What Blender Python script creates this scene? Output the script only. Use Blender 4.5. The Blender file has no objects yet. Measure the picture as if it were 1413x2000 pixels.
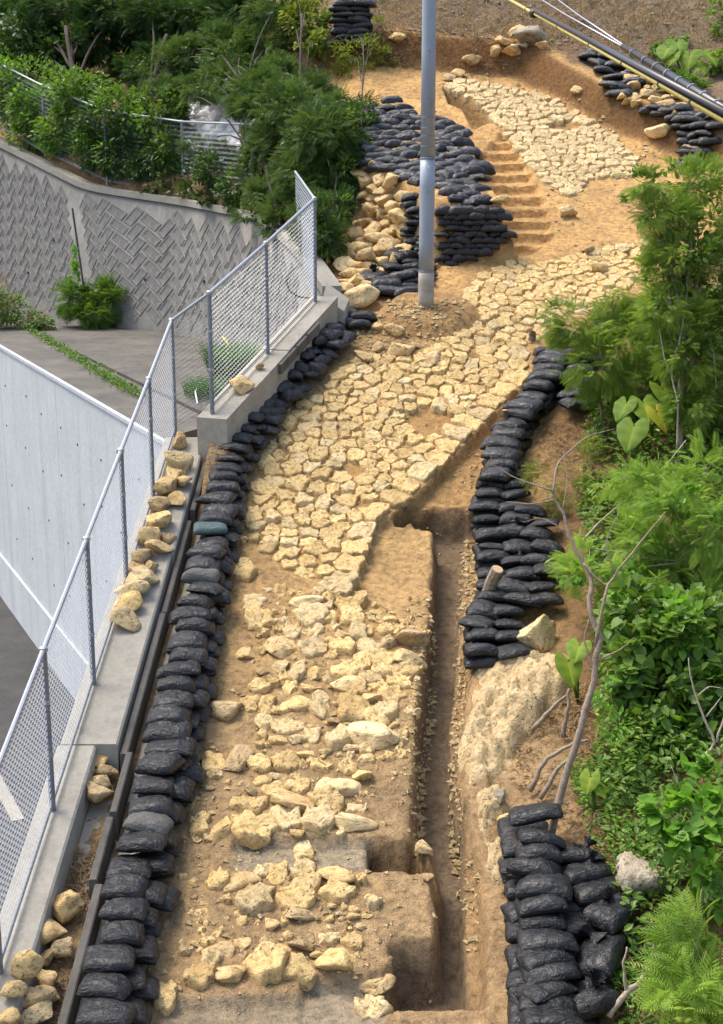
import bpy, math, random
import numpy as np
from mathutils import Vector, Matrix

random.seed(7)
RNG = np.random.default_rng(7)
SC = bpy.context.scene
COL = SC.collection
R = math.radians

# ------------------------------------------------------------------ camera, sky, sun, exposure
F_PX, PW, PH = 2700.0, 1413.0, 2000.0      # focal length in photograph pixels
PITCH = R(14.0)
cam_d = bpy.data.cameras.new('camera')
cam_d.sensor_fit = 'VERTICAL'
cam_d.sensor_height = 36.0
cam_d.lens = 36.0 * F_PX / PH
cam_d.clip_start = 0.1
cam_d.clip_end = 600
cam = bpy.data.objects.new('camera', cam_d)
COL.objects.link(cam)
cam.location = (0, 0, 0)
cam.rotation_euler = (math.pi / 2 - PITCH, 0, 0)
SC.camera = cam

SUN_EL, SUN_AZ = R(62), R(-62)            # azimuth clockwise from +Y (away from the camera); sun stands high on the left
world = bpy.data.worlds.new('World')
SC.world = world
world.use_nodes = True
nt = world.node_tree
nt.nodes.clear()
wo = nt.nodes.new('ShaderNodeOutputWorld')
bg = nt.nodes.new('ShaderNodeBackground')
sky = nt.nodes.new('ShaderNodeTexSky')
sky.sky_type = 'NISHITA'
sky.sun_disc = False
sky.sun_elevation = SUN_EL
sky.sun_rotation = SUN_AZ
sky.air_density = 1.0
sky.dust_density = 4.0
sky.ozone_density = 0.6
bg.inputs['Strength'].default_value = 0.15
nt.links.new(sky.outputs[0], bg.inputs[0])
nt.links.new(bg.outputs[0], wo.inputs[0])

sun_d = bpy.data.lights.new('sun', 'SUN')
sun_d.energy = 1.35
sun_d.angle = R(24)
sun_d.color = (1.0, 0.94, 0.84)
sun = bpy.data.objects.new('sun', sun_d)
COL.objects.link(sun)
sd = Vector((math.sin(SUN_AZ) * math.cos(SUN_EL), math.cos(SUN_AZ) * math.cos(SUN_EL), math.sin(SUN_EL)))
sun.rotation_euler = sd.to_track_quat('Z', 'Y').to_euler()

SC.view_settings.view_transform = 'Standard'
SC.view_settings.look = 'None'
SC.view_settings.exposure = 1.12
SC.view_settings.gamma = 1.0
SC.view_settings.use_curve_mapping = False
SC.render.engine = 'CYCLES'
SC.cycles.max_bounces = 6
SC.cycles.use_denoising = True

# ------------------------------------------------------------------ numeric helpers
def hash2(ix, iy, seed):
    h = (ix.astype(np.int64) * 374761393 + iy.astype(np.int64) * 668265263 + seed * 144665) & 0xffffffff
    h = ((h ^ (h >> 13)) * 1274126177) & 0xffffffff
    return ((h ^ (h >> 16)) & 0xffff) / 65535.0

def vn(x, y, seed=0):
    x = np.asarray(x, float); y = np.asarray(y, float)
    ix = np.floor(x).astype(np.int64); iy = np.floor(y).astype(np.int64)
    fx = x - ix; fy = y - iy
    fx = fx * fx * (3 - 2 * fx); fy = fy * fy * (3 - 2 * fy)
    a = hash2(ix, iy, seed); b = hash2(ix + 1, iy, seed); c = hash2(ix, iy + 1, seed); d = hash2(ix + 1, iy + 1, seed)
    return (a * (1 - fx) + b * fx) * (1 - fy) + (c * (1 - fx) + d * fx) * fy - 0.5

def fbm(x, y, seed=0, oc=4, lac=2.1, gain=0.5):
    s = 0; a = 1.0
    for o in range(oc):
        s = s + a * vn(x, y, seed + o * 17); x = x * lac + 5.2; y = y * lac - 3.1; a *= gain
    return s

def sstep(a, b, x):
    t = np.clip((x - a) / (b - a), 0, 1)
    return t * t * (3 - 2 * t)

def poly_in(X, Y, poly):
    ins = np.zeros(X.shape, bool)
    n = len(poly)
    for i in range(n):
        x0, y0 = poly[i]; x1, y1 = poly[(i + 1) % n]
        if y0 == y1: continue
        c = ((y0 > Y) != (y1 > Y)) & (X < (x1 - x0) * (Y - y0) / (y1 - y0) + x0)
        ins ^= c
    return ins

def seg_dist(X, Y, poly, closed=True):
    d = np.full(X.shape, 1e9)
    n = len(poly)
    for i in range(n if closed else n - 1):
        x0, y0 = poly[i]; x1, y1 = poly[(i + 1) % n]
        dx, dy = x1 - x0, y1 - y0
        t = np.clip(((X - x0) * dx + (Y - y0) * dy) / (dx * dx + dy * dy + 1e-12), 0, 1)
        d = np.minimum(d, np.hypot(X - x0 - t * dx, Y - y0 - t * dy))
    return d

def sdist(X, Y, poly):                       # negative inside
    d = seg_dist(X, Y, poly)
    return np.where(poly_in(X, Y, poly), -d, d)

# ------------------------------------------------------------------ the lie of the land (metres, camera at the origin)
_ky = np.array([0, 8, 10, 12.05, 17.5, 20.6, 22.3, 24, 25.5, 27, 30.8, 33.4, 38, 45, 60, 90])
_kz = np.array([-9.9, -7.45, -6.86, -6.25, -4.62, -3.38, -2.68, -2.04, -1.50, -0.87, 0.75, 1.93, 4.1, 7.6, 15.5, 31])
_ty = np.linspace(0, 90, 3001)
_tz = np.interp(_ty, _ky, _kz)
_k = np.exp(-0.5 * (np.arange(-40, 41) * 0.03 / 0.35) ** 2); _k /= _k.sum()
_tz = np.convolve(np.pad(_tz, 40, mode='edge'), _k, 'valid')
def zr(Y): return np.interp(Y, _ty, _tz)

_xry = np.array([0, 8, 12, 18, 20, 21.5, 24, 27, 40]); _xrx = np.array([1.35, 1.38, 1.42, 1.75, 2.25, 2.95, 4.9, 6.6, 6.8])
BANK = [(-20, 37.8), (-6, 36.7), (-2, 34.6), (0.5, 34.25), (3.6, 33.6), (4.95, 31.35), (6.85, 29.2), (9, 27.2), (40, 20)]
BANK_POLY = BANK + [(60, 20), (60, 120), (-20, 120)]
MOUND = [(2.8, 25.05), (2.5, 28.3), (2.15, 30.2), (1.6, 31.2), (0.2, 31.4), (-0.6, 29.3), (-0.15, 27.2), (0.75, 25.9), (1.25, 25.05)]

def zb(X, Y):
    X = np.asarray(X, float); Y = np.asarray(Y, float)
    z = zr(Y)
    up = sstep(22.5, 27, Y)
    z = z - 0.55 * np.maximum(0, -X - 0.1) * up
    xr = np.interp(Y, _xry, _xrx)
    z = z + 0.30 * np.maximum(0, X - xr - 0.1) * (1 - 0.6 * sstep(24, 28, Y)) * sstep(60, 20, X - xr)
    sd_ = sdist(X, Y, BANK_POLY)
    z = z + 0.62 * sstep(0.05, -0.4, sd_)
    sm = sdist(X, Y, MOUND)
    z = z + (1.0 - 0.45 * sstep(26, 31, Y)) * sstep(0.06, -0.22, sm)
    return z

def ray(px, py):
    x = (px - PW / 2) / F_PX; y = (PH / 2 - py) / F_PX
    return np.array([x, math.cos(PITCH) + y * math.sin(PITCH), -math.sin(PITCH) + y * math.cos(PITCH)])

_T = np.linspace(6, 75, 900)
def G(px, py, dz=0.0, surf=None):
    """point of the land (raised by dz) that stands behind a spot of the photograph"""
    r = ray(px, py); surf = surf or zb
    f = r[2] * _T - surf(r[0] * _T, r[1] * _T) - dz
    k = np.nonzero((f[:-1] > 0) & (f[1:] <= 0))[0]
    if len(k) == 0:
        return Vector(r * 45.0)
    a, b = _T[k[0]], _T[k[0] + 1]
    fa, fb = f[k[0]], f[k[0] + 1]
    t = a + (b - a) * fa / (fa - fb)
    p = r * t
    return Vector((p[0], p[1], p[2]))

def D(px, py, depth): return Vector(ray(px, py) * depth)
def zplane(px, py, z):
    r = ray(px, py); return Vector(r * (z / r[2]))
def scale_at(p): return F_PX / (p[1] * math.cos(PITCH) - p[2] * math.sin(PITCH))
def zb1(x, y): return float(zb(np.array([x]), np.array([y]))[0])
def slope_at(x, y):
    e = 0.15
    return (zb1(x + e, y) - zb1(x - e, y)) / (2 * e), (zb1(x, y + e) - zb1(x, y - e)) / (2 * e)

# ------------------------------------------------------------------ materials
MATS = {}
def newmat(name):
    m = bpy.data.materials.new(name); m.use_nodes = True
    t = m.node_tree; t.nodes.clear()
    out = t.nodes.new('ShaderNodeOutputMaterial'); b = t.nodes.new('ShaderNodeBsdfPrincipled')
    t.links.new(b.outputs[0], out.inputs[0])
    MATS[name] = m
    return m, t, b, out

def node(t, typ, **kw):
    n = t.nodes.new(typ)
    for k, v in kw.items():
        if k in n.inputs.keys(): n.inputs[k].default_value = v
        else: setattr(n, k, v)
    return n

def noise(t, vec, scale, detail=5, rough=0.6, dist=0.0):
    n = node(t, 'ShaderNodeTexNoise', Scale=scale, Detail=detail, Roughness=rough, Distortion=dist)
    if vec is not None: t.links.new(vec, n.inputs['Vector'])
    return n.outputs['Fac']

def ramp(t, fac, stops):
    n = t.nodes.new('ShaderNodeValToRGB')
    e = n.color_ramp.elements
    while len(e) < len(stops): e.new(0.5)
    for i, (p, c) in enumerate(stops):
        e[i].position = p; e[i].color = (*c, 1) if len(c) == 3 else c
    t.links.new(fac, n.inputs[0])
    return n.outputs[0]

def mix(t, a, b, fac, mode='MIX'):
    n = t.nodes.new('ShaderNodeMix'); n.data_type = 'RGBA'; n.blend_type = mode
    for sock, v in ((n.inputs[6], a), (n.inputs[7], b), (n.inputs[0], fac)):
        if hasattr(v, 'is_linked') or isinstance(v, bpy.types.NodeSocket): t.links.new(v, sock)
        elif isinstance(v, (tuple, list)): sock.default_value = (*v, 1) if len(v) == 3 else v
        else: sock.default_value = v
    return n.outputs[2]

def mathn(t, op, a, b=None):
    n = t.nodes.new('ShaderNodeMath'); n.operation = op
    for s, v in ((n.inputs[0], a), (n.inputs[1], b)):
        if v is None: continue
        if isinstance(v, bpy.types.NodeSocket): t.links.new(v, s)
        else: s.default_value = v
    return n.outputs[0]

def bump(t, b, height, strength=0.5, dist=0.02, prev=None):
    n = node(t, 'ShaderNodeBump', Strength=strength, Distance=dist)
    t.links.new(height, n.inputs['Height'])
    if prev is not None: t.links.new(prev, n.inputs['Normal'])
    if b is not None: t.links.new(n.outputs[0], b.inputs['Normal'])
    return n.outputs[0]

def objvec(t, rnd=True):
    tc = t.nodes.new('ShaderNodeTexCoord'); v = tc.outputs['Object']
    if rnd:
        oi = t.nodes.new('ShaderNodeObjectInfo')
        m = t.nodes.new('ShaderNodeVectorMath'); m.operation = 'MULTIPLY_ADD'
        cx = t.nodes.new('ShaderNodeCombineXYZ')
        t.links.new(oi.outputs['Random'], cx.inputs[0]); t.links.new(oi.outputs['Random'], cx.inputs[1])
        t.links.new(cx.outputs[0], m.inputs[0]); m.inputs[1].default_value = (37, 91, 13); t.links.new(v, m.inputs[2])
        return m.outputs[0], oi.outputs['Random']
    return v, None

def set_(b, **kw):
    for k, v in kw.items(): b.inputs[k.replace('_', ' ')].default_value = v

def m_soil():
    m, t, b, _ = newmat('soil')
    tc = t.nodes.new('ShaderNodeTexCoord'); v = tc.outputs['Object']
    at = node(t, 'ShaderNodeAttribute', attribute_name='soil')
    n1 = noise(t, v, 1.3, 6, 0.65); n2 = noise(t, v, 11, 6, 0.7); n3 = noise(t, v, 60, 4, 0.7)
    c = mix(t, at.outputs['Color'], (0.20, 0.135, 0.075), mathn(t, 'MULTIPLY', ramp(t, n1, [(0.42, (0, 0, 0)), (0.70, (1, 1, 1))]), 0.5))
    c = mix(t, c, ramp(t, n2, [(0.28, (0.42, 0.40, 0.36)), (0.5, (0.95, 0.93, 0.9)), (0.72, (1.35, 1.27, 1.12))]), 1.0, 'MULTIPLY')
    c = mix(t, c, ramp(t, n3, [(0.3, (0.6, 0.58, 0.55)), (0.62, (1.12, 1.1, 1.05))]), 0.7, 'MULTIPLY')
    vo = node(t, 'ShaderNodeTexVoronoi', Scale=34.0); t.links.new(v, vo.inputs['Vector'])
    vc = ramp(t, vo.outputs['Distance'], [(0.10, (1, 1, 1)), (0.2, (0, 0, 0))])
    nn = ramp(t, noise(t, v, 4.5, 4), [(0.5, (0, 0, 0)), (0.62, (1, 1, 1))])
    c = mix(t, c, (0.46, 0.36, 0.2), mathn(t, 'MULTIPLY', vc, nn))
    t.links.new(c, b.inputs['Base Color'])
    set_(b, Roughness=0.95); b.inputs['Specular IOR Level'].default_value = 0.15
    h = mathn(t, 'ADD', mathn(t, 'MULTIPLY', n2, 1.3), mathn(t, 'MULTIPLY', n3, 0.5))
    h = mathn(t, 'ADD', h, mathn(t, 'MULTIPLY', vc, 0.3))
    bump(t, b, h, 0.9, 0.05)
    return m

def m_stone(name, light, mid, dark, pit=0.5, ochre=(0.45, 0.26, 0.08)):
    m, t, b, _ = newmat(name)
    v, rnd = objvec(t)
    n1 = noise(t, v, 5, 6, 0.65, 0.4); n2 = noise(t, v, 22, 6, 0.7); n3 = noise(t, v, 90, 3, 0.6)
    c = ramp(t, n1, [(0.30, mid), (0.52, light), (0.75, light)])
    c = mix(t, c, ochre, mathn(t, 'MULTIPLY', ramp(t, noise(t, v, 9, 5, 0.7), [(0.5, (0, 0, 0)), (0.75, (1, 1, 1))]), 0.55))
    vo = node(t, 'ShaderNodeTexVoronoi', Scale=17.0); vo.inputs['Randomness'].default_value = 1
    vm = t.nodes.new('ShaderNodeVectorMath'); vm.operation = 'ADD'
    cn = node(t, 'ShaderNodeTexNoise', Scale=12.0); t.links.new(v, cn.inputs['Vector'])
    sc = t.nodes.new('ShaderNodeVectorMath'); sc.operation = 'SCALE'; sc.inputs['Scale'].default_value = 0.15
    t.links.new(cn.outputs['Color'], sc.inputs[0]); t.links.new(v, vm.inputs[0]); t.links.new(sc.outputs[0], vm.inputs[1])
    t.links.new(vm.outputs[0], vo.inputs['Vector'])
    pits = mathn(t, 'MULTIPLY', ramp(t, vo.outputs['Distance'], [(0.12, (1, 1, 1)), (0.30, (0, 0, 0))]), ramp(t, n1, [(0.45, (0, 0, 0)), (0.58, (1, 1, 1))]))
    c = mix(t, c, dark, mathn(t, 'MULTIPLY', pits, pit))
    c = mix(t, c, ramp(t, n2, [(0.33, (0.42, 0.345, 0.24)), (0.48, (1.0, 0.97, 0.92)), (0.7, (1.14, 1.12, 1.08))]), 0.9, 'MULTIPLY')
    hs = node(t, 'ShaderNodeHueSaturation')
    mr = node(t, 'ShaderNodeMapRange'); mr.inputs[3].default_value = 0.80; mr.inputs[4].default_value = 1.12
    t.links.new(rnd, mr.inputs[0]); t.links.new(mr.outputs[0], hs.inputs['Value']); t.links.new(c, hs.inputs['Color'])
    t.links.new(hs.outputs[0], b.inputs['Base Color'])
    set_(b, Roughness=0.92); b.inputs['Specular IOR Level'].default_value = 0.2
    h = mathn(t, 'ADD', mathn(t, 'MULTIPLY', n2, 1.0), mathn(t, 'MULTIPLY', n3, 0.25))
    h = mathn(t, 'ADD', h, mathn(t, 'MULTIPLY', n1, 1.2))
    h = mathn(t, 'SUBTRACT', h, mathn(t, 'MULTIPLY', pits, 0.8))
    bump(t, b, h, 0.9, 0.05)
    return m

def m_bag(name, c0, c1, rough=0.24):
    m, t, b, _ = newmat(name)
    v, rnd = objvec(t)
    mp = t.nodes.new('ShaderNodeMapping'); mp.inputs['Scale'].default_value = (0.8, 1.9, 1.6)
    t.links.new(v, mp.inputs[0])
    w1 = noise(t, mp.outputs[0], 7, 5, 0.6, 1.6); w2 = noise(t, v, 26, 4, 0.6, 1.0); d = noise(t, v, 5, 6, 0.7)
    c = mix(t, c0, c1, rnd)
    dust = mathn(t, 'MULTIPLY', ramp(t, d, [(0.54, (0, 0, 0)), (0.8, (1, 1, 1))]), 0.35)
    c = mix(t, c, (0.10, 0.082, 0.06), dust)
    t.links.new(c, b.inputs['Base Color'])
    r = mathn(t, 'ADD', rough, mathn(t, 'MULTIPLY', d, 0.28))
    t.links.new(r, b.inputs['Roughness'])
    b.inputs['Specular IOR Level'].default_value = 0.5
    def ridge(n): return mathn(t, 'SUBTRACT', 1.0, mathn(t, 'POWER', mathn(t, 'ABSOLUTE', mathn(t, 'MULTIPLY', mathn(t, 'SUBTRACT', n, 0.5), 5.0)), 0.7))
    mp2 = t.nodes.new('ShaderNodeMapping'); mp2.inputs['Scale'].default_value = (1.7, 0.7, 1.0); mp2.inputs['Rotation'].default_value = (0, 0, 0.5); t.links.new(v, mp2.inputs[0])
    w3 = noise(t, mp2.outputs[0], 3.4, 3, 0.5, 1.2)
    h = mathn(t, 'ADD', mathn(t, 'MULTIPLY', w1, 0.8), mathn(t, 'ADD', mathn(t, 'MULTIPLY', ridge(w1), 0.07), mathn(t, 'ADD', mathn(t, 'MULTIPLY', ridge(w3), 0.12), mathn(t, 'MULTIPLY', w2, 0.15))))
    bump(t, b, h, 0.75, 0.05)
    return m

def m_concrete(name, c0, c1, stain=(0.12, 0.10, 0.08), streak=False, amt=0.5, bs=0.25):
    m, t, b, _ = newmat(name)
    tc = t.nodes.new('ShaderNodeTexCoord'); v = tc.outputs['Object']
    n1 = noise(t, v, 1.1, 6, 0.65); n2 = noise(t, v, 14, 6, 0.7); n3 = noise(t, v, 120, 2)
    c = mix(t, c0, c1, ramp(t, n1, [(0.35, (0, 0, 0)), (0.65, (1, 1, 1))]))
    if streak:
        mp = t.nodes.new('ShaderNodeMapping'); mp.inputs['Scale'].default_value = (1.9, 1.9, 0.13)
        t.links.new(v, mp.inputs[0])
        s = noise(t, mp.outputs[0], 1.6, 6, 0.7)
        c = mix(t, c, stain, mathn(t, 'MULTIPLY', ramp(t, s, [(0.48, (0, 0, 0)), (0.72, (1, 1, 1))]), amt))
    else:
        c = mix(t, c, stain, mathn(t, 'MULTIPLY', ramp(t, noise(t, v, 3, 7, 0.75), [(0.5, (0, 0, 0)), (0.75, (1, 1, 1))]), amt))
    c = mix(t, c, ramp(t, n2, [(0.3, (0.75, 0.74, 0.72)), (0.6, (1.05, 1.05, 1.04))]), 0.7, 'MULTIPLY')
    t.links.new(c, b.inputs['Base Color'])
    set_(b, Roughness=0.88); b.inputs['Specular IOR Level'].default_value = 0.25
    bump(t, b, mathn(t, 'ADD', n2, mathn(t, 'MULTIPLY', n3, 0.4)), bs, 0.02)
    return m

def m_plain(name, col, rough=0.6, metal=0.0, var=0.25, sc=14, bs=0.1):
    m, t, b, _ = newmat(name)
    v, rnd = objvec(t)
    n = noise(t, v, sc, 5, 0.65)
    lo = tuple(x * (1 - var) for x in col); hi = tuple(min(1, x * (1 + var)) for x in col)
    t.links.new(ramp(t, n, [(0.3, lo), (0.7, hi)]), b.inputs['Base Color'])
    set_(b, Roughness=rough, Metallic=metal)
    bump(t, b, n, bs, 0.02)
    return m

def m_leaf(name, dark, light, trans=0.35, rough=0.45, yellow=None):
    m, t, b, out = newmat(name)
    at = node(t, 'ShaderNodeAttribute', attribute_name='tint')
    c = mix(t, dark, light, at.outputs['Fac'])
    if yellow:
        c = mix(t, c, yellow, ramp(t, at.outputs['Fac'], [(0.9, (0, 0, 0)), (0.99, (1, 1, 1))]))
    t.links.new(c, b.inputs['Base Color']); set_(b, Roughness=rough)
    b.inputs['Specular IOR Level'].default_value = 0.35
    tr = t.nodes.new('ShaderNodeBsdfTranslucent')
    tcol = mix(t, c, (1.5, 1.6, 0.7), 1.0, 'MULTIPLY')
    t.links.new(tcol, tr.inputs[0])
    ms = t.nodes.new('ShaderNodeMixShader'); ms.inputs[0].default_value = trans
    t.links.new(b.outputs[0], ms.inputs[1]); t.links.new(tr.outputs[0], ms.inputs[2])
    t.links.new(ms.outputs[0], out.inputs[0])
    return m

SOIL = m_soil()
STONE = m_stone('coral_limestone', (0.79, 0.59, 0.285), (0.67, 0.46, 0.19), (0.17, 0.10, 0.045))
STONE_PALE = m_stone('pale_limestone', (0.78, 0.62, 0.35), (0.67, 0.50, 0.25), (0.25, 0.16, 0.08), 0.4)
STONE_ORANGE = m_stone('rubble_limestone', (0.76, 0.57, 0.30), (0.62, 0.43, 0.20), (0.17, 0.095, 0.04))
ROCK_GREY = m_stone('weathered_rock', (0.42, 0.37, 0.29), (0.27, 0.23, 0.18), (0.10, 0.085, 0.07), 0.8, (0.25, 0.2, 0.13))
OUTCROP = m_stone('outcrop_rock', (0.66, 0.52, 0.30), (0.48, 0.34, 0.17), (0.2, 0.13, 0.07), 0.5)
BAG = m_bag('black_plastic_sack', (0.007, 0.0075, 0.009), (0.014, 0.015, 0.017))
BAG_GREY = m_bag('faded_grey_sack', (0.085, 0.085, 0.08), (0.10, 0.10, 0.09), 0.5)
BAG_TEAL = m_bag('teal_sack', (0.05, 0.095, 0.095), (0.06, 0.11, 0.11), 0.42)
BAG_WHITE = m_bag('white_sack', (0.62, 0.62, 0.62), (0.7, 0.7, 0.7), 0.5)
CONC = m_concrete('weathered_concrete', (0.33, 0.305, 0.25), (0.41, 0.38, 0.315), (0.17, 0.145, 0.11), amt=0.45)
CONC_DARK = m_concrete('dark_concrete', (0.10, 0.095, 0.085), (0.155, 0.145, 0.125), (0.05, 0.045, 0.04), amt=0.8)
CONC_WHITE = m_concrete('pale_concrete', (0.47, 0.50, 0.52), (0.53, 0.555, 0.57), (0.29, 0.30, 0.30), streak=True, amt=0.42, bs=0.12)
CONC_GREY = m_concrete('grey_wall_concrete', (0.175, 0.17, 0.155), (0.25, 0.24, 0.22), (0.12, 0.11, 0.10), streak=True, amt=0.75)
ASPHALT = m_concrete('asphalt', (0.05, 0.05, 0.05), (0.075, 0.074, 0.072), (0.04, 0.04, 0.04), amt=0.5)
PAINT = m_plain('road_paint', (0.62, 0.62, 0.6), 0.7)
GALV = m_plain('galvanised_steel', (0.40, 0.43, 0.47), 0.42, 0.55, 0.15, 30)
GALV_DARK = m_plain('weathered_post_steel', (0.22, 0.245, 0.275), 0.5, 0.35, 0.25, 25)
WIRE = m_plain('fence_wire', (0.50, 0.53, 0.55), 0.45, 0.45, 0.1)
WOOD = m_plain('old_wood', (0.16, 0.10, 0.065), 0.9, 0, 0.5, 20, 0.5)
WOOD_CUT = m_plain('cut_wood', (0.50, 0.34, 0.20), 0.85, 0, 0.3, 30, 0.3)
BARK = m_plain('pale_bark', (0.29, 0.22, 0.155), 0.9, 0, 0.35, 25, 0.5)
BARK_DARK = m_plain('dark_bark', (0.06, 0.045, 0.034), 0.95, 0, 0.4, 22, 0.5)
TWIG = m_plain('dry_twig', (0.42, 0.35, 0.26), 0.9, 0, 0.35, 30, 0.3)
BLACKP = m_plain('black_cover', (0.012, 0.012, 0.013), 0.35, 0, 0.2)
YELLOWP = m_plain('yellow_cover', (0.60, 0.46, 0.12), 0.4, 0, 0.12)
POLE = m_plain('pole_steel', (0.325, 0.365, 0.415), 0.5, 0.25, 0.08, 3.5, 0.05)
POLE_LOW = m_plain('pole_foot', (0.36, 0.325, 0.27), 0.75, 0.0, 0.3, 6, 0.2)
WHITEP = m_plain('white_plastic', (0.78, 0.78, 0.78), 0.4, 0, 0.05)
L_FEATHER = m_leaf('feathery_green', (0.085, 0.15, 0.024), (0.30, 0.40, 0.075), 0.42)
L_BRIGHT = m_leaf('bright_feathery_green', (0.13, 0.23, 0.035), (0.36, 0.49, 0.10), 0.42)
L_BROAD = m_leaf('broad_green', (0.05, 0.11, 0.018), (0.19, 0.31, 0.05), 0.34, 0.45, (0.34, 0.33, 0.06))
L_HEART = m_leaf('heart_green', (0.085, 0.20, 0.025), (0.21, 0.40, 0.05), 0.38)
L_MID = m_leaf('mid_green', (0.035, 0.08, 0.017), (0.135, 0.205, 0.05), 0.32)
L_DARK = m_leaf('dark_green', (0.018, 0.048, 0.012), (0.075, 0.145, 0.032), 0.28)
L_OLIVE = m_leaf('olive_green', (0.09, 0.12, 0.02), (0.27, 0.30, 0.05), 0.35)
L_BIG = m_leaf('taro_green', (0.08, 0.16, 0.015), (0.25, 0.36, 0.035), 0.3, 0.7, (0.42, 0.40, 0.04))
L_DRY = m_leaf('dry_leaf', (0.16, 0.105, 0.055), (0.40, 0.29, 0.17), 0.2, 0.8)
GRASS = m_leaf('grass_green', (0.04, 0.10, 0.02), (0.11, 0.21, 0.045), 0.3)

# ------------------------------------------------------------------ object helpers
def arr_mesh(name, V, Fc, tint=None, smooth=False):
    """fast mesh from arrays; Fc is (n,3) or (n,4)"""
    V = np.asarray(V, np.float32); Fc = np.asarray(Fc, np.int32)
    me = bpy.data.meshes.new(name)
    k = Fc.shape[1]
    me.vertices.add(len(V)); me.vertices.foreach_set('co', V.ravel())
    me.loops.add(Fc.size); me.loops.foreach_set('vertex_index', Fc.ravel())
    me.polygons.add(len(Fc)); me.polygons.foreach_set('loop_start', np.arange(0, Fc.size, k, dtype=np.int32))
    me.polygons.foreach_set('loop_total', np.full(len(Fc), k, np.int32))
    me.polygons.foreach_set('use_smooth', np.full(len(Fc), smooth, bool))
    me.update(calc_edges=True)
    if tint is not None:
        a = me.attributes.new('tint', 'FLOAT', 'POINT'); a.data.foreach_set('value', np.asarray(tint, np.float32))
    return me

def py_mesh(name, verts, faces, smooth=False):
    me = bpy.data.meshes.new(name); me.from_pydata([tuple(v) for v in verts], [], faces)
    me.polygons.foreach_set('use_smooth', [smooth] * len(me.polygons)); me.update()
    return me

def tag(o, label=None, cat=None, group=None, kind=None):
    if label: o['label'] = label
    if cat: o['category'] = cat
    if group: o['group'] = group
    if kind: o['kind'] = kind
    return o

def put(name, me, mat, parent=None, loc=(0, 0, 0), rot=None, sc=None):
    o = bpy.data.objects.new(name, me); COL.objects.link(o)
    if me is not None and mat is not None and not me.materials: me.materials.append(mat)
    o.location = loc
    if rot is not None: o.rotation_euler = rot
    if sc is not None: o.scale = sc
    if parent is not None: o.parent = parent
    return o

def empty(name, loc=(0, 0, 0)):
    o = bpy.data.objects.new(name, None); COL.objects.link(o); o.location = loc; o.empty_display_size = 0.1
    return o

def prism(bottom, top):
    """closed solid from two equal rings (bottom and top, both counter-clockwise seen from above)"""
    n = len(bottom)
    v = list(bottom) + list(top)
    f = [tuple(range(n - 1, -1, -1)), tuple(range(n, 2 * n))]
    for i in range(n):
        j = (i + 1) % n
        f.append((i, j, n + j, n + i))
    return v, f

def box(x0, x1, y0, y1, z0, z1):
    b = [(x0, y0, z0), (x1, y0, z0), (x1, y1, z0), (x0, y1, z0)]
    return prism(b, [(a, c, z1) for a, c, _ in b])

def tube(pts, rad, sides=7, cap=True, taper_end=False):
    pts = [Vector(p) for p in pts]
    n = len(pts)
    if not hasattr(rad, '__len__'): rad = [rad] * n
    v = []; f = []
    nrm = None
    for i, p in enumerate(pts):
        d = (pts[min(i + 1, n - 1)] - pts[max(i - 1, 0)])
        d = d.normalized() if d.length > 1e-9 else Vector((0, 0, 1))
        if nrm is None:
            nrm = d.orthogonal().normalized()
        else:
            nrm = (nrm - d * nrm.dot(d)); nrm = nrm.normalized() if nrm.length > 1e-6 else d.orthogonal().normalized()
        bn = d.cross(nrm)
        for k in range(sides):
            a = 2 * math.pi * k / sides
            v.append(p + (nrm * math.cos(a) + bn * math.sin(a)) * rad[i])
    for i in range(n - 1):
        for k in range(sides):
            a = i * sides + k; b2 = i * sides + (k + 1) % sides
            f.append((a, b2, b2 + sides, a + sides))
    if cap:
        f.append(tuple(range(sides - 1, -1, -1))); f.append(tuple((n - 1) * sides + k for k in range(sides)))
    return v, f

def join(parts):
    V = []; Fc = []
    for v, f in parts:
        o = len(V); V += list(v); Fc += [tuple(i + o for i in q) for q in f]
    return V, Fc

ONES = ['', 'first', 'second', 'third', 'fourth', 'fifth', 'sixth', 'seventh', 'eighth', 'ninth', 'tenth', 'eleventh', 'twelfth', 'thirteenth', 'fourteenth', 'fifteenth', 'sixteenth', 'seventeenth', 'eighteenth', 'nineteenth']
TENS = {2: ('twentieth', 'twenty'), 3: ('thirtieth', 'thirty'), 4: ('fortieth', 'forty'), 5: ('fiftieth', 'fifty'), 6: ('sixtieth', 'sixty')}
def nth(n):
    if n < 20: return ONES[n]
    a, b = divmod(n, 10)
    return TENS[a][0] if b == 0 else TENS[a][1] + '-' + ONES[b]
def w1x(Y): return -2.93 + (Y - 12.05) * (0.27 / 7.38)      # line of fence posts
def w1z(Y): return -5.91 + 0.302 * (Y - 12.05)
# ------------------------------------------------------------------ ground sheet with its trenches
def PXY(pts, dz=0.0): return [tuple(G(x, y, dz)[:2]) for x, y in pts]
PAVE_MID = PXY([(985, 500), (1080, 505), (1190, 480), (1262, 470), (1290, 500), (1215, 580), (1180, 605), (1090, 622), (1062, 655), (1030, 680), (1035, 738), (960, 812),
                (880, 892), (800, 975), (755, 1005), (735, 1032), (715, 1090), (688, 1152), (655, 1147), (600, 1132), (560, 1112), (530, 1103), (505, 1075),
                (470, 1045), (482, 1000), (505, 960), (500, 900), (510, 865), (550, 820), (620, 760), (690, 705), (740, 690), (830, 690), (880, 662), (918, 620), (905, 575), (930, 540)])
PAVE_UP = PXY([(866, 163), (900, 155), (1000, 172), (1090, 186), (1130, 216), (1170, 246), (1222, 286), (1258, 330), (1245, 346), (1150, 352), (1140, 372), (1110, 388), (1080, 372),
               (1040, 332), (1000, 282), (965, 237), (940, 207), (905, 186)])
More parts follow.
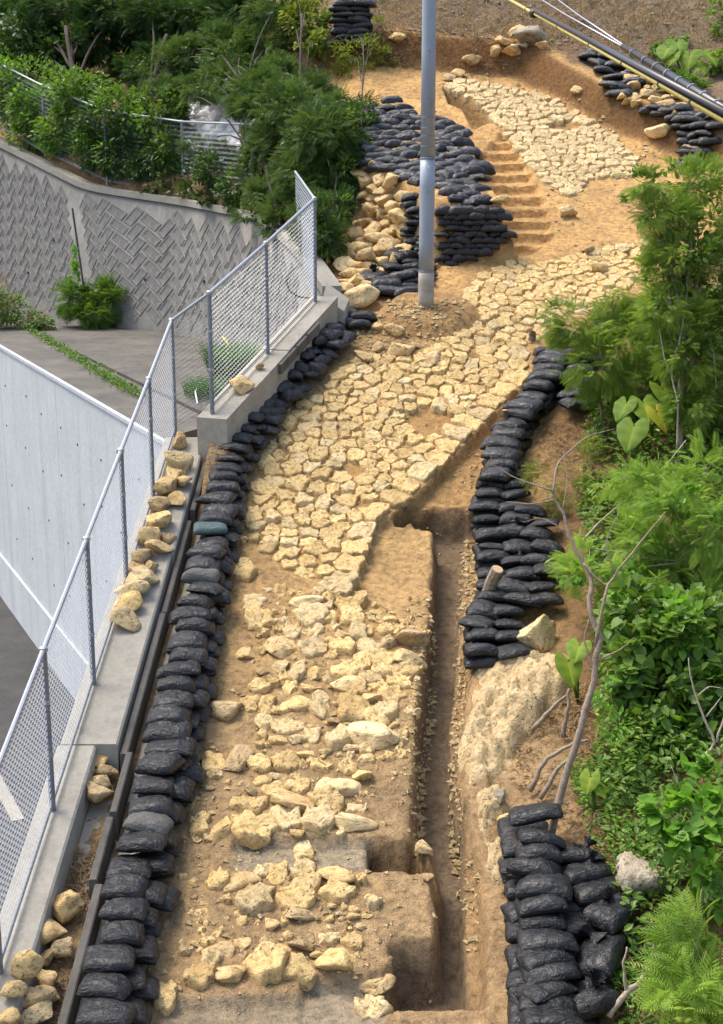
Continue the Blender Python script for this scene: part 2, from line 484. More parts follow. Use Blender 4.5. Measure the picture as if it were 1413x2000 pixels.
HOLES = [PXY(p) for p in ([(790, 810), (830, 792), (880, 800), (905, 830), (870, 850), (815, 845)], [(670, 915), (705, 905), (720, 925), (690, 935)], [(905, 690), (940, 684), (948, 698), (915, 704)],
                          [(1062, 242), (1110, 232), (1150, 250), (1100, 262)])]
STEPS = PXY([(1006, 478), (985, 425), (950, 345), (912, 262), (985, 252), (1015, 300), (1040, 345), (1070, 400), (1082, 470)])
LOW = [(-60, -20), (-3.25, -20), (-2.83, 12), (-2.62, 19.35), (-2.02, 19.1), (-0.78, 22.35), (-0.50, 22.95), (-2.15, 29.6), (-4.3, 33.6), (-6.95, 35.9), (-10.0, 39.4), (-60, 52)]
# polygon (spots of the photograph at that depth), depth below the land, wall width, soil colour
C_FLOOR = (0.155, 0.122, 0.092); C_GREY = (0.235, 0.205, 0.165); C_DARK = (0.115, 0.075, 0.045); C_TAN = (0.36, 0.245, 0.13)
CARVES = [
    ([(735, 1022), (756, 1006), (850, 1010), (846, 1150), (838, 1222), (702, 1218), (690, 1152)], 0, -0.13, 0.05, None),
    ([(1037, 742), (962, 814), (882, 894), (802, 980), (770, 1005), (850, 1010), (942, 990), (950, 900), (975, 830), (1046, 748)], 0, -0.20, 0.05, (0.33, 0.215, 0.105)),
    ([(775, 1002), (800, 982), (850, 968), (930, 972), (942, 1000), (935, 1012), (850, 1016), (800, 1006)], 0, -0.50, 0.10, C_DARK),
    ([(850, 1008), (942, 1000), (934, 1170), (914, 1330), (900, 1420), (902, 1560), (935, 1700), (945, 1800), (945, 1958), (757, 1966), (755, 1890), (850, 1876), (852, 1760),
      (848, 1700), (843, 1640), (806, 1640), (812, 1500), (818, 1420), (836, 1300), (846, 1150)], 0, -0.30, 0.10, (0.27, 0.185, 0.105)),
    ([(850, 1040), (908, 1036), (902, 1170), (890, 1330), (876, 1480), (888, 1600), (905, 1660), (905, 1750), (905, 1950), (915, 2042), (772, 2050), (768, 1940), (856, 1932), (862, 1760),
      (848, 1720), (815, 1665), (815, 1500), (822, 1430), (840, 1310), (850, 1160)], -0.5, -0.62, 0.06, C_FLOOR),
    ([(455, 1634), (728, 1637), (728, 1694), (455, 1702)], 0, ('bench', 560, 1700), 0.025, C_GREY),
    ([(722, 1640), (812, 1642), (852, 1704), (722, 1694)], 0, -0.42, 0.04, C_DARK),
    ([(588, 1912), (690, 1906), (757, 1900), (757, 1972), (690, 2150), (588, 2150)], 0, ('bench', 660, 2030), 0.025, C_GREY),
    ([(330, 1955), (584, 1950), (584, 2150), (290, 2150)], 0, ('bench', 450, 2020), 0.10, (0.22, 0.19, 0.15)),
    ([(868, 172), (902, 186), (938, 208), (962, 238), (925, 250), (905, 212), (880, 200)], 0, -0.42, 0.10, (0.20, 0.13, 0.065)),
]
CARVE_XY = [(PXY(p, pz), dz, w, c) for p, pz, dz, w, c in CARVES]

def grid_axis(segs):
    out = []
    for a, b, h in segs:
        n = max(1, int(round((b - a) / h))); out += list(np.linspace(a, b, n, endpoint=False))
    out.append(segs[-1][1]); return np.array(out)

gx = grid_axis([(-60, -10.4, 3.0), (-10.4, -3.2, 0.12), (-3.2, 3.0, 0.036), (3.0, 7.2, 0.06), (7.2, 12, 0.3), (12, 60, 3.0)])
gy = grid_axis([(-20, 6, 3.0), (6, 9.7, 0.3), (9.7, 20, 0.036), (20, 34.6, 0.055), (34.6, 42, 0.14), (42, 110, 2.5)])
GX, GY = np.meshgrid(gx, gy)
GZ = zb(GX, GY)
amp = sstep(60, 30, GY)
soil = np.zeros(GX.shape + (4,), np.float32); soil[..., 3] = 1
def lerp3(a, b, t): return np.array(a)[None, None, :] * (1 - t[..., None]) + np.array(b)[None, None, :] * t[..., None]
w1 = fbm(GX * 0.9, GY * 0.9, 5)
colr = lerp3((0.285, 0.205, 0.125), (0.36, 0.245, 0.125), sstep(12.5, 16.5, GY + w1))
colr = colr * (1 - sstep(22, 25, GY + w1)[..., None]) + np.array((0.44, 0.285, 0.135)) * sstep(22, 25, GY + w1)[..., None]
def paint(mask, c):
    global colr
    colr = colr * (1 - mask[..., None]) + np.array(c)[None, None, :] * mask[..., None]
xr_ = np.interp(GY, _xry, _xrx)
paint(sstep(0.2, 0.9, GX - xr_ + 0.4 * w1) * sstep(29, 25, GY), (0.15, 0.095, 0.05))          # forest soil on the right bank
paint(sstep(-1.3, -1.7, GX + 0.2 * w1 - (GY - 18.5) * 0.33) * sstep(17, 19, GY) * sstep(25, 23, GY), (0.20, 0.155, 0.11))
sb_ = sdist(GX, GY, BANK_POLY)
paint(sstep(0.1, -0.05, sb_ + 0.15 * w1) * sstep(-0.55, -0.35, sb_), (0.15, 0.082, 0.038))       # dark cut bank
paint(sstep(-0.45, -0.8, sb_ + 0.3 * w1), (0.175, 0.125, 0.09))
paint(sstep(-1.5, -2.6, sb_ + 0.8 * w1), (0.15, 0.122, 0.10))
paint(sstep(-0.4, -1.2, GX) * sstep(24, 27, GY), (0.17, 0.115, 0.065))
# relief of trodden earth
GZ = GZ + amp * (0.04 * fbm(GX * 1.7, GY * 1.7, 11, 4) * (1 - 0.6 * sstep(.3, -.1, np.minimum(sdist(GX, GY, PAVE_MID), sdist(GX, GY, PAVE_UP)))) + 0.022 * fbm(GX * 8, GY * 8, 21, 3))
GZ = GZ + sstep(-0.6, -1.2, sb_) * 0.25 * fbm(GX * 1.1, GY * 1.1, 77, 5)
# earth bedding under the paving, bare patches
for P in (PAVE_MID, PAVE_UP):
    GZ = GZ - 0.022 * sstep(0.05, -0.05, sdist(GX, GY, P))
for P in HOLES:
    m_ = sstep(0.06, -0.06, sdist(GX, GY, P)); GZ = GZ - 0.05 * m_; paint(m_ * 0.7, (0.30, 0.185, 0.085))
# flight of earth steps beside the upper paving
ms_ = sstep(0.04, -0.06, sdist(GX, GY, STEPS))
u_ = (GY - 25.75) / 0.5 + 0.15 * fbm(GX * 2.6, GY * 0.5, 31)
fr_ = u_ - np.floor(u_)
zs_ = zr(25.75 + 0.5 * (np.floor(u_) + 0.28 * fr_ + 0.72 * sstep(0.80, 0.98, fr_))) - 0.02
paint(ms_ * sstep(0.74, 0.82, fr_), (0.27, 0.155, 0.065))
zs_ = zs_ + 0.035 * fbm(GX * 5, GY * 5, 61, 4)
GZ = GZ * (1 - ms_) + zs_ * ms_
# round mound of spoil at the pole foot
pb_ = G(832, 622)
dm_ = np.hypot((GX - pb_.x - 0.05) / 1.15, (GY - pb_.y) / 0.9)
GZ = GZ + 0.20 * sstep(0.85, 0.55, dm_ + 0.12 * w1); paint(sstep(0.95, 0.7, dm_) * 0.8, (0.29, 0.185, 0.095))
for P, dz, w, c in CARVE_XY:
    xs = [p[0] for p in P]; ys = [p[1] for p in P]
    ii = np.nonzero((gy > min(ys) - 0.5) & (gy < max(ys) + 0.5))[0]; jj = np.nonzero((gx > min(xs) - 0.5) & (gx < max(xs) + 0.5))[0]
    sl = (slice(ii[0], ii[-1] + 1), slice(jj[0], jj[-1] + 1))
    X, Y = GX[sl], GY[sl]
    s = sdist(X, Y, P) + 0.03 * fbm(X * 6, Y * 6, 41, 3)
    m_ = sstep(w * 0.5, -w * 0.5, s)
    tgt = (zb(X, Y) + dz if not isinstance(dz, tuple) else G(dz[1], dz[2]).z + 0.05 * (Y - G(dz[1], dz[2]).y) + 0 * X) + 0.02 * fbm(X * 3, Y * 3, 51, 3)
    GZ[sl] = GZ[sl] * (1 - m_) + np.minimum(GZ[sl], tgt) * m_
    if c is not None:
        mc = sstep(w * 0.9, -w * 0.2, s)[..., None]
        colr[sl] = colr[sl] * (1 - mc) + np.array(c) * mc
ed_ = w1z(GY) + 0.20 * sstep(18.0, 18.6, GY) - GZ
GZ = GZ + np.maximum(0, ed_) * sstep(-1.55, -1.85, GX - (GY - 18.5) * 0.30) * sstep(17.2, 18.3, GY) * sstep(21, 19.5, GY) * sstep(0.50, 0.60, GX - w1x(GY))
GZ = GZ + 0.012 * amp * vn(GX * 22, GY * 22, 88) + 0.010 * amp * vn(GX * 13, GY * 13, 89)
inlow = poly_in(GX, GY, LOW)
GZ = np.where(inlow, -11.0, GZ)
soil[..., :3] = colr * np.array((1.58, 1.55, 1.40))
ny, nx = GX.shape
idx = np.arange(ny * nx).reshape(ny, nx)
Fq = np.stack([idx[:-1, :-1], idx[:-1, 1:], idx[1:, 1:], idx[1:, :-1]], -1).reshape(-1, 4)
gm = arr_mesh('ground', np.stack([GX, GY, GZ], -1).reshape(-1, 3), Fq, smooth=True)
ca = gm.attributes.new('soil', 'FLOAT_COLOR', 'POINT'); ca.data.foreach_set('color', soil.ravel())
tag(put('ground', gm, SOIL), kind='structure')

def zg(x, y):
    """height of the finished ground sheet"""
    i = int(np.clip(np.searchsorted(gx, x) - 1, 0, nx - 2)); j = int(np.clip(np.searchsorted(gy, y) - 1, 0, ny - 2))
    fx = (x - gx[i]) / (gx[i + 1] - gx[i]); fy = (y - gy[j]) / (gy[j + 1] - gy[j])
    return float((GZ[j, i] * (1 - fx) + GZ[j, i + 1] * fx) * (1 - fy) + (GZ[j + 1, i] * (1 - fx) + GZ[j + 1, i + 1] * fx) * fy)

# ------------------------------------------------------------------ low yard on the left and its walls
v, f = box(-60, -2.95, -20, 60, -10.6, -10.0)
tag(put('yard_pavement', py_mesh('yard_pavement', v, f), ASPHALT), kind='structure')
for i, (a, b) in enumerate((((-30, 1478), (36, 1602)), )):
    p0 = zplane(a[0], a[1], -9.99); p1 = zplane(b[0], b[1], -9.99)
    d = (p1 - p0).normalized(); n = Vector((-d.y, d.x, 0)) * 0.10
    v, f = prism([p0 - n, p1 - n, p1 + n, p0 + n], [q + Vector((0, 0, 0.006)) for q in (p0 - n, p1 - n, p1 + n, p0 + n)])
    tag(put('road_marking', py_mesh('road_marking', v, f), CONC), kind='structure')

# white wall falling to the yard
wa = Vector((-2.9, 19.55, 0)); wd = (Vector((-7.9, 30.2, 0)) - wa).normalized(); wn = Vector((-wd.y, wd.x, 0))   # wn points left, towards the yard
if wn.x > 0: wn = -wn
WZ = -3.78
white = empty('retaining_wall', (wa.x, wa.y, -10))
tag(white, 'tall pale concrete wall dropping to the yard on the left', 'wall')
white['kind'] = 'thing'
def wpt(s, o, z): return wa + wd * s + wn * o + Vector((0, 0, z)) - white.location
joint = 0
cuts = [-0.3, 1.72, 6.6, 12.0, 18.0, 26.0]
for i in range(len(cuts) - 1):
    s0, s1 = cuts[i] + 0.006, cuts[i + 1] - 0.006
    for z0, z1, oo in ((-10.4, -8.9, 0.05), (-8.9, WZ - 0.06, 0.0)):
        v, f = prism([wpt(s0, oo, z0), wpt(s0, -0.35, z0), wpt(s1, -0.35, z0), wpt(s1, oo, z0)], [wpt(s0, oo, z1), wpt(s0, -0.35, z1), wpt(s1, -0.35, z1), wpt(s1, oo, z1)])
        put('panel', py_mesh('panel', v, f), CONC_WHITE, white)
    v, f = prism([wpt(s0, 0.03, WZ - 0.06), wpt(s0, -0.045, WZ - 0.06), wpt(s1, -0.045, WZ - 0.06), wpt(s1, 0.03, WZ - 0.06)], [wpt(s0, 0.03, WZ), wpt(s0, -0.045, WZ), wpt(s1, -0.045, WZ), wpt(s1, 0.03, WZ)])
    put('coping', py_mesh('coping', v, f), CONC_WHITE, white)
hole_me = py_mesh('tie_hole', *tube([(0, 0, 0), (0.03, 0, 0)], 0.022, 8))
hole_me.materials.append(BLACKP)
hole_dir = math.atan2(wn.y, wn.x)
for s in (0.6, 1.4, 2.3, 3.6, 5.0, 6.3, 7.8, 9.5, 11.4):
    for z in (-4.6, -5.7, -6.9, -8.1):
        p = wpt(s + random.uniform(-0.25, 0.25), -0.018, z + random.uniform(-0.2, 0.2))
        put('tie_hole', hole_me, None, white, p, (0, 0, hole_dir))
# curb strip, groove and platform
v, f = prism([wa + wn * -0.05 + Vector((0, 0, -4.5)), wa - wn * 1.15 + wd * 0.8 + Vector((0, 0, -4.5)), wa - wn * 1.15 + wd * 26 + Vector((0, 0, -4.5)), wa - wn * 0.05 + wd * 26 + Vector((0, 0, -4.5))],
             [wa + wn * -0.05 + Vector((0, 0, WZ - 0.012)), wa - wn * 1.15 + wd * 0.8 + Vector((0, 0, WZ + 0.0)), wa - wn * 1.15 + wd * 26 + Vector((0, 0, WZ + 0.0)), wa - wn * 0.05 + wd * 26 + Vector((0, 0, WZ - 0.012))])
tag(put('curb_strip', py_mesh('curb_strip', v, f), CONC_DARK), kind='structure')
pl = [wa - wn * 1.32 + wd * 0.9, Vector((-0.5, 23.2, 0)), Vector((-1.1, 26.5, 0)), Vector((-2.3, 30.2, 0)), Vector((-4.3, 34.0, 0)), Vector((-6.5, 36.2, 0)), Vector((-11, 40.5, 0)), wa - wn * 1.32 + wd * 26]
v, f = prism([Vector((p.x, p.y, -4.5)) for p in pl], [Vector((p.x, p.y, WZ - 0.03)) for p in pl])
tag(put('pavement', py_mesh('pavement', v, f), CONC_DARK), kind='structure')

# herringbone retaining wall
HB = [Vector((-10.6, 38.9, WZ - 0.1)), Vector((-5.97, 33.9, WZ - 0.1)), Vector((-4.45, 32.75, WZ - 0.1)), Vector((-2.5, 29.3, WZ - 0.1)), Vector((-1.25, 25.2, WZ - 0.1)), Vector((-0.62, 22.75, WZ - 0.1))]
HT = [Vector((-10.3, 39.7, 0.80)), Vector((-6.9, 35.8, -0.48)), Vector((-4.25, 33.5, -0.76)), Vector((-2.1, 29.5, -0.97)), Vector((-1.15, 25.7, -1.45)), Vector((-0.52, 22.95, -2.02))]
def resample(pts, others, step):
    L = [0]
    for a, b in zip(pts, pts[1:]): L.append(L[-1] + (b - a).length)
    s = np.arange(0, L[-1], step)
    f_ = lambda ps: [Vector([float(np.interp(q, L, [p[k] for p in ps])) for k in range(3)]) for q in s]
    def smooth(ps, n=6):
        for _ in range(n):
            ps = [ps[0]] + [(ps[i - 1] + ps[i] * 2 + ps[i + 1]) / 4 for i in range(1, len(ps) - 1)] + [ps[-1]]
        return ps
    return smooth(f_(pts)), smooth(f_(others)), s
hb, ht, hs = resample(HB, HT, 0.25)
hwall = empty('retaining_wall', tuple(HB[3]))
tag(hwall, 'grey concrete wall cast in a herringbone pattern behind the platform', 'wall')
off = Vector(hwall.location); hwall['kind'] = 'thing'
n_ = len(hb)
back = Vector((0.25, 0.45, 0))
v = [p - off for p in hb] + [p - off for p in ht] + [p - off + back for p in ht] + [p - off + back for p in hb]
f = []
for i in range(n_ - 1):
    for k in range(3):
        a = k * n_ + i; b = (k + 1) * n_ + i
        f.append((a, a + 1, b + 1, b))
put('wall_body', py_mesh('wall_body', v, f, True), CONC_GREY, hwall)
cope = []
for i in range(n_ - 1):
    a, b = ht[i] - off, ht[i + 1] - off
    nn = Vector((-(b - a).y, (b - a).x, 0)).normalized() * -0.07
    bb = -nn / 0.07 * 0.26
    q = [a + nn, b + nn, b + bb, a + bb]
    cope.append(prism([p - Vector((0, 0, 0.10)) for p in q], [p + Vector((0, 0, 0.05)) for p in q]))
put('coping', py_mesh('coping', *join(cope)), CONC, hwall)
def hbp(s, t_):
    fi = np.clip(s / 0.25, 0, n_ - 1.001); i = int(fi); r = fi - i
    b = hb[i].lerp(hb[i + 1], r); tt = ht[i].lerp(ht[i + 1], r)
    return b, tt
def hb_surface(s, h, out):
    b, tt = hbp(s, 0); H = tt - b
    hl = H.length
    b2, t2 = hbp(s + 0.05, 0)
    nrm = (b2 - b).cross(H).normalized()
    if nrm.y > 0: nrm = -nrm
    return b + H * (h / hl) + nrm * out, hl
WT = 0.27
smax = hs[-1]
tiles = []
# standard 3:1 herringbone laid at 45 degrees, unit = WT
N = 2
for a in range(-10, 110):
    for b in range(-90, 60):
        k = (a - b) % (2 * N)
        if k == 0: tiles.append((a, b, N, 1))
        if k == 2 * N - 1: tiles.append((a, b, 1, N))
c45, s45 = math.cos(R(45)), math.sin(R(45))
made = []
for a, b, w, h in tiles:
    pts = []
    ok = True
    g = 0.014
    for (x, y) in ((a + g / WT, b + g / WT), (a + w - g / WT, b + g / WT), (a + w - g / WT, b + h - g / WT), (a + g / WT, b + h - g / WT)):
        X = (x * c45 - y * s45) * WT; Y = (x * s45 + y * c45) * WT
        if X < 0.1 or X > smax - 2.0 or Y < 0.12: ok = False; break
        pb, pt = hbp(X, 0)
        if Y > (pt - pb).length - 0.16: ok = False; break
        pts.append((X, Y))
    if not ok: continue
    if any(abs(p[0] - 5.55) < 0.06 for p in pts) : continue
    if min(p[0] for p in pts) < 5.55 < max(p[0] for p in pts): continue
    made.append(pts)
made.sort(key=lambda q: -q[0][0])
hm = []
for q in made:
    cx = sum(p[0] for p in q) / 4; cy = sum(p[1] for p in q) / 4
    o0, _ = hb_surface(cx, cy, 0)
    tilt = random.uniform(-0.008, 0.008)
    base = [hb_surface(x, y, -0.01)[0] - o0 for x, y in q]
    topq = [hb_surface(cx + (x - cx) * 0.92, cy + (y - cy) * 0.92, 0.014 + (tilt * .5 if k < 2 else -tilt * .5))[0] - o0 for k, (x, y) in enumerate(q)]
    inq = [hb_surface(cx + (x - cx) * 0.66, cy + (y - cy) * 0.66, 0.004)[0] - o0 for (x, y) in q]
    mid = [hb_surface(cx + (x - cx) * 0.74, cy + (y - cy) * 0.74, 0.014)[0] - o0 for (x, y) in q]
    vq = base + topq + mid + inq
    fq = [tuple(range(12, 16))]
    for r_ in range(3):
        for k in range(4): fq.append((r_ * 4 + k, r_ * 4 + (k + 1) % 4, r_ * 4 + 4 + (k + 1) % 4, r_ * 4 + 4 + k))
    hm.append(((vq, fq), o0))
for (v, f), o0 in hm[:300]:
    put('raised_panel', py_mesh('raised_panel', v, f), CONC_GREY, hwall, o0 - off)
if len(hm) > 300:
    vv, ff = join([([p + o0 - off for p in v], f) for (v, f), o0 in hm[300:]])
    tag(put('raised_panels', py_mesh('raised_panels', vv, ff), CONC_GREY, hwall), kind='stuff')
# expansion joint and weep holes
jt = [hb_surface(5.55, h, 0.012)[0] - off for h in np.linspace(0.02, 3.2, 8)]
put('joint', py_mesh('joint', *tube(jt, 0.028, 4)), BLACKP, hwall)
for s, h in ((2.6, 1.2), (7.9, 1.35), (10.3, 1.4), (4.2, 2.2), (12.6, 1.3)):
    p, _ = hb_surface(s, h, -0.02); p2, _ = hb_surface(s, h, 0.042)
    put('weep_hole', py_mesh('weep_hole', *tube([p - off, p2 - off], 0.032, 8)), BLACKP, hwall)

# ------------------------------------------------------------------ wall under the lower fence, gutter trough, upper fence wall
wall1 = empty('fence_wall', (w1x(14), 14, -7))
tag(wall1, 'weathered concrete wall carrying the lower run of the mesh fence', 'wall')
o1 = Vector(wall1.location); wall1['kind'] = 'thing'
YB = 12.95
def strip(y0, y1, xl, xr, ztop, zbot, m, name, par, bev=0.02):
    a = []
    for y in (y0, y1):
        zt = w1z(y) + ztop
        a.append([(w1x(y) + xl, y, zbot if zbot < -9 else w1z(y) + zbot), (w1x(y) + xr, y, zbot if zbot < -9 else w1z(y) + zbot), (w1x(y) + xr, y, zt - bev), (w1x(y) + xr - bev, y, zt), (w1x(y) + xl + bev, y, zt), (w1x(y) + xl, y, zt - bev)])
    v = [Vector(p) - o1 for p in a[0] + a[1]]
    f = [tuple(range(5, -1, -1))[::-1], tuple(range(6, 12))[::-1]]
    for k in range(6):
        j = (k + 1) % 6; f.append((k, k + 6, j + 6, j))
    return put(name, py_mesh(name, v, f), m, par)
strip(3, YB - 0.008, -0.17, 0.225, -0.01, -10.4, CONC, 'wall_section', wall1)
strip(YB, 16.35, -0.14, 0.44, 0.0, -10.4, CONC, 'wall_section', wall1)
strip(16.36, 19.3, -0.13, 0.46, 0.003, -10.4, CONC, 'wall_section', wall1)
for y0, y1, xa, xb, zt, zz in ((3, 11.25, 0.56, 0.64, -0.10, -0.62), (11.28, 12.05, 0.50, 0.575, -0.08, -0.62), (12.08, 12.9, 0.53, 0.60, -0.05, -0.62), (12.93, 15.3, 0.46, 0.54, -0.09, -0.62), (15.33, 17.3, 0.475, 0.545, -0.10, -0.62), (17.5, 19.0, 0.49, 0.56, -0.07, -0.6)):
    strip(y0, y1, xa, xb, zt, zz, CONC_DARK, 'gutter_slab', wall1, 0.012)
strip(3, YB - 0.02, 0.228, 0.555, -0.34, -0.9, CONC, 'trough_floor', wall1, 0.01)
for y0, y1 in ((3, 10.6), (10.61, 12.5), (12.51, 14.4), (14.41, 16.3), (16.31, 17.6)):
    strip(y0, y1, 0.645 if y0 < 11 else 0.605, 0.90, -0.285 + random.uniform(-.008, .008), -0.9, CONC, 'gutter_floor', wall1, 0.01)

w2a, w2b = Vector((-2.12, 18.74, 0)), Vector((-0.66, 22.5, 0))
def w2z(t): return -3.34 + t * ((-2.03) - (-3.34))
wall2 = empty('fence_wall', (w2a.x, w2a.y, -4.2))
tag(wall2, 'sloping concrete footing wall under the upper run of the mesh fence', 'wall')
o2 = Vector(wall2.location); wall2['kind'] = 'thing'
d2 = (w2b - w2a).normalized(); n2 = Vector((d2.y, -d2.x, 0))
for t0, t1, dz in ((0, 0.52, 0.0), (0.5215, 1.0, 0.012)):
    pts_b, pts_t = [], []
    for t_, o_ in ((t0, -0.16), (t0, 0.30), (t1, 0.30), (t1, -0.16)):
        p = w2a.lerp(w2b, t_) + n2 * o_
        pts_b.append(Vector((p.x, p.y, -4.6)) - o2); pts_t.append(Vector((p.x, p.y, w2z(t_) + dz)) - o2)
    v, f = prism(pts_b, pts_t)
    put('wall_section', py_mesh('wall_section', v, f), CONC, wall2)
for t0, t1 in ((0.42, 0.56), (0.57, 0.66), (0.67, 0.78)):
    q = [w2a.lerp(w2b, t_) + n2 * o_ + Vector((0, 0, w2z(t_))) - o2 for t_, o_ in ((t0, 0.305), (t0, 0.36), (t1, 0.36), (t1, 0.305))]
    v, f = prism([p - Vector((0, 0, 0.16)) for p in q], [p - Vector((0, 0, 0.015)) for p in q])
    put('edge_slab', py_mesh('edge_slab', v, f), CONC_DARK, wall2)
# wing at the head of the footing
q = [Vector((-0.62, 22.48, -2.04)), Vector((-0.28, 22.40, -2.25)), Vector((-0.2, 22.9, -2.1)), Vector((-0.58, 23.1, -1.85))]
v, f = prism([p - Vector((0, 0, 1.2)) - o2 for p in q], [p - o2 for p in q])
put('wing', py_mesh('wing', v, f), CONC, wall2)

# ------------------------------------------------------------------ mesh fences
def chain_link(A0, A1, B0, B1, pitch=0.062, r=0.0026):
    """woven wire between bottom A0-A1 and top B0-B1"""
    L = (A1 - A0).length; H = ((B0 - A0).length + (B1 - A1).length) / 2
    nw = max(2, int(L / pitch)); ns = int(H / (pitch * 0.5))
    A0, A1, B0, B1 = [np.array(p) for p in (A0, A1, B0, B1)]
    nrm = np.cross(A1 - A0, B0 - A0); nrm = nrm / np.linalg.norm(nrm)
    Vs, Fs = [], []
    k = np.arange(ns + 1)
    tri = np.array([[0, 1, 4], [0, 4, 3], [1, 2, 5], [1, 5, 4], [2, 0, 3], [2, 3, 5]])
    for i in range(nw):
        for side in (0,):
            u = (i + 0.5 + np.where(k % 2 == 0, -0.55, 0.55)) / nw
            u = np.clip(u, 0, 1); w = k / ns
            P = (A0[None] * (1 - u)[:, None] + A1[None] * u[:, None]) * (1 - w)[:, None] + (B0[None] * (1 - u)[:, None] + B1[None] * u[:, None]) * w[:, None]
            ax = (A1 - A0) / L; up = np.array([0, 0, 1.0])
            ring = np.stack([P + nrm * r, P - nrm * r * 0.5 + ax * r * 0.87, P - nrm * r * 0.5 - ax * r * 0.87], 1).reshape(-1, 3)
            base = len(Vs) and sum(len(q) for q in Vs) or 0
            Vs.append(ring)
            ff = (tri[None] + (np.arange(ns) * 3)[:, None, None]).reshape(-1, 3) + base
            Fs.append(ff)
    return np.concatenate(Vs), np.concatenate(Fs)

def fence(root, bases, H, tops=None, rail=True, post_r=0.030, pitch=0.062, wr=0.0026, matp=GALV_DARK, skip=()):
    o = Vector(root.location)
    tops = tops or [b + Vector((0, 0, H)) for b in bases]
    for b, t_ in zip(bases, tops):
        p = put('post', py_mesh('post', *tube([b - o - Vector((0, 0, 0.05)), b - o + (t_ - b) * 0.62, t_ - o], post_r, 10)), matp, root)
        put('post_cap', py_mesh('post_cap', *tube([t_ - o - Vector((0, 0, 0.02)), t_ - o + Vector((0, 0, 0.02)), t_ - o + Vector((0, 0, 0.035))], [post_r * 1.35, post_r * 1.35, post_r * 0.7], 10)), GALV, p)
        for w in (0.35, 0.68):
            c = b.lerp(t_, w) - o
            put('clamp', py_mesh('clamp', *tube([c - Vector((0, 0, 0.02)), c + Vector((0, 0, 0.02))], post_r * 1.22, 8)), GALV, p)
    for i in range(len(bases) - 1):
        if i in skip: continue
        a0, a1, b0, b1 = bases[i] - o, bases[i + 1] - o, tops[i] - o, tops[i + 1] - o
        if rail: put('top_rail', py_mesh('top_rail', *tube([b0, b1], 0.024, 8)), GALV, root)
        lo = Vector((0, 0, 0.07))
        put('bottom_rail', py_mesh('bottom_rail', *tube([a0 + lo, a1 + lo], 0.011, 6)), GALV_DARK, root)
        put('bottom_wire', py_mesh('bottom_wire', *tube([a0 + lo * 0.5, a1 + lo * 0.5], 0.006, 5)), GALV_DARK, root)
        V, Fx = chain_link(a0 + lo * 0.6, a1 + lo * 0.6, b0, b1, pitch, wr)
        put('wire_mesh', arr_mesh('wire_mesh', V, Fx), WIRE, root)

P1 = [Vector((w1x(y), y, w1z(y))) for y in (8.45, 10.2, 12.05, 13.89, 15.75, 17.6)] + [Vector((-2.66, 19.43, -3.68))]
f1 = empty('mesh_fence', tuple(P1[2])); tag(f1, 'galvanised wire mesh fence running down beside the tall pale wall', 'fence')
P2 = [Vector((-2.06, 18.85, -3.25)), Vector((-1.40, 20.58, -2.68)), Vector((-0.74, 22.3, -2.08))]
fence(f1, P1, 1.6)
f2 = empty('mesh_fence', tuple(P2[0])); tag(f2, 'galvanised wire mesh fence climbing in front of the herringbone wall', 'fence')
fence(f2, P2, 1.6)
# the short bay that joins both runs
o = Vector(f2.location)
a0, a1 = P1[-1] - o, P2[0] - o; up = Vector((0, 0, 1.6))
put('top_rail', py_mesh('top_rail', *tube([a0 + up, a1 + up], 0.024, 8)), GALV, f2)
V, Fx = chain_link(a0 + Vector((0, 0, .06)), a1 + Vector((0, 0, .06)), a0 + up, a1 + up); put('wire_mesh', arr_mesh('wire_mesh', V, Fx), WIRE, f2)
# return of the fence at the head, going back up to the herringbone wall
r1 = D(577, 335, 25.5); r0 = P2[-1] + up
put('top_rail', py_mesh('top_rail', *tube([r0 - o, r1 - o], 0.022, 8)), GALV, f2)
V, Fx = chain_link(P2[-1] - o, r1 - o - Vector((0, 0, 1.6)), r0 - o, r1 - o); put('wire_mesh', arr_mesh('wire_mesh', V, Fx), WIRE, f2)

hp = [(-40, 236), (85, 306), (205, 362), (355, 392), (490, 415)]
P3 = []
for x, y in hp:
    s = np.interp(x, [-40, 0, 172, 355, 510], [39.9, 39.5, 35.9, 33.6, 29.6]); r = ray(x, y); P3.append(Vector(r * (s / r[1])) + Vector((0.05, 0.1, 0.06)))
f3 = empty('mesh_fence', tuple(P3[2])); tag(f3, 'overgrown wire mesh fence on top of the herringbone wall', 'fence')
fence(f3, P3, 1.75, pitch=0.1, wr=0.004, post_r=0.034)
# ------------------------------------------------------------------ stones
def chaikin(P, n=1):
    for _ in range(n):
        Q = []
        for i in range(len(P)):
            a, b = P[i], P[(i + 1) % len(P)]
            Q.append((a[0] * .78 + b[0] * .22, a[1] * .78 + b[1] * .22)); Q.append((a[0] * .22 + b[0] * .78, a[1] * .22 + b[1] * .78))
        P = Q
    return P

def ring_pts(P, k):
    L = [0.0]; n = len(P)
    for i in range(n):
        a, b = P[i], P[(i + 1) % n]; L.append(L[-1] + math.hypot(b[0] - a[0], b[1] - a[1]))
    s = np.linspace(0, L[-1], k, endpoint=False)
    X = np.interp(s, L, [p[0] for p in P] + [P[0][0]]); Y = np.interp(s, L, [p[1] for p in P] + [P[0][1]])
    return X, Y

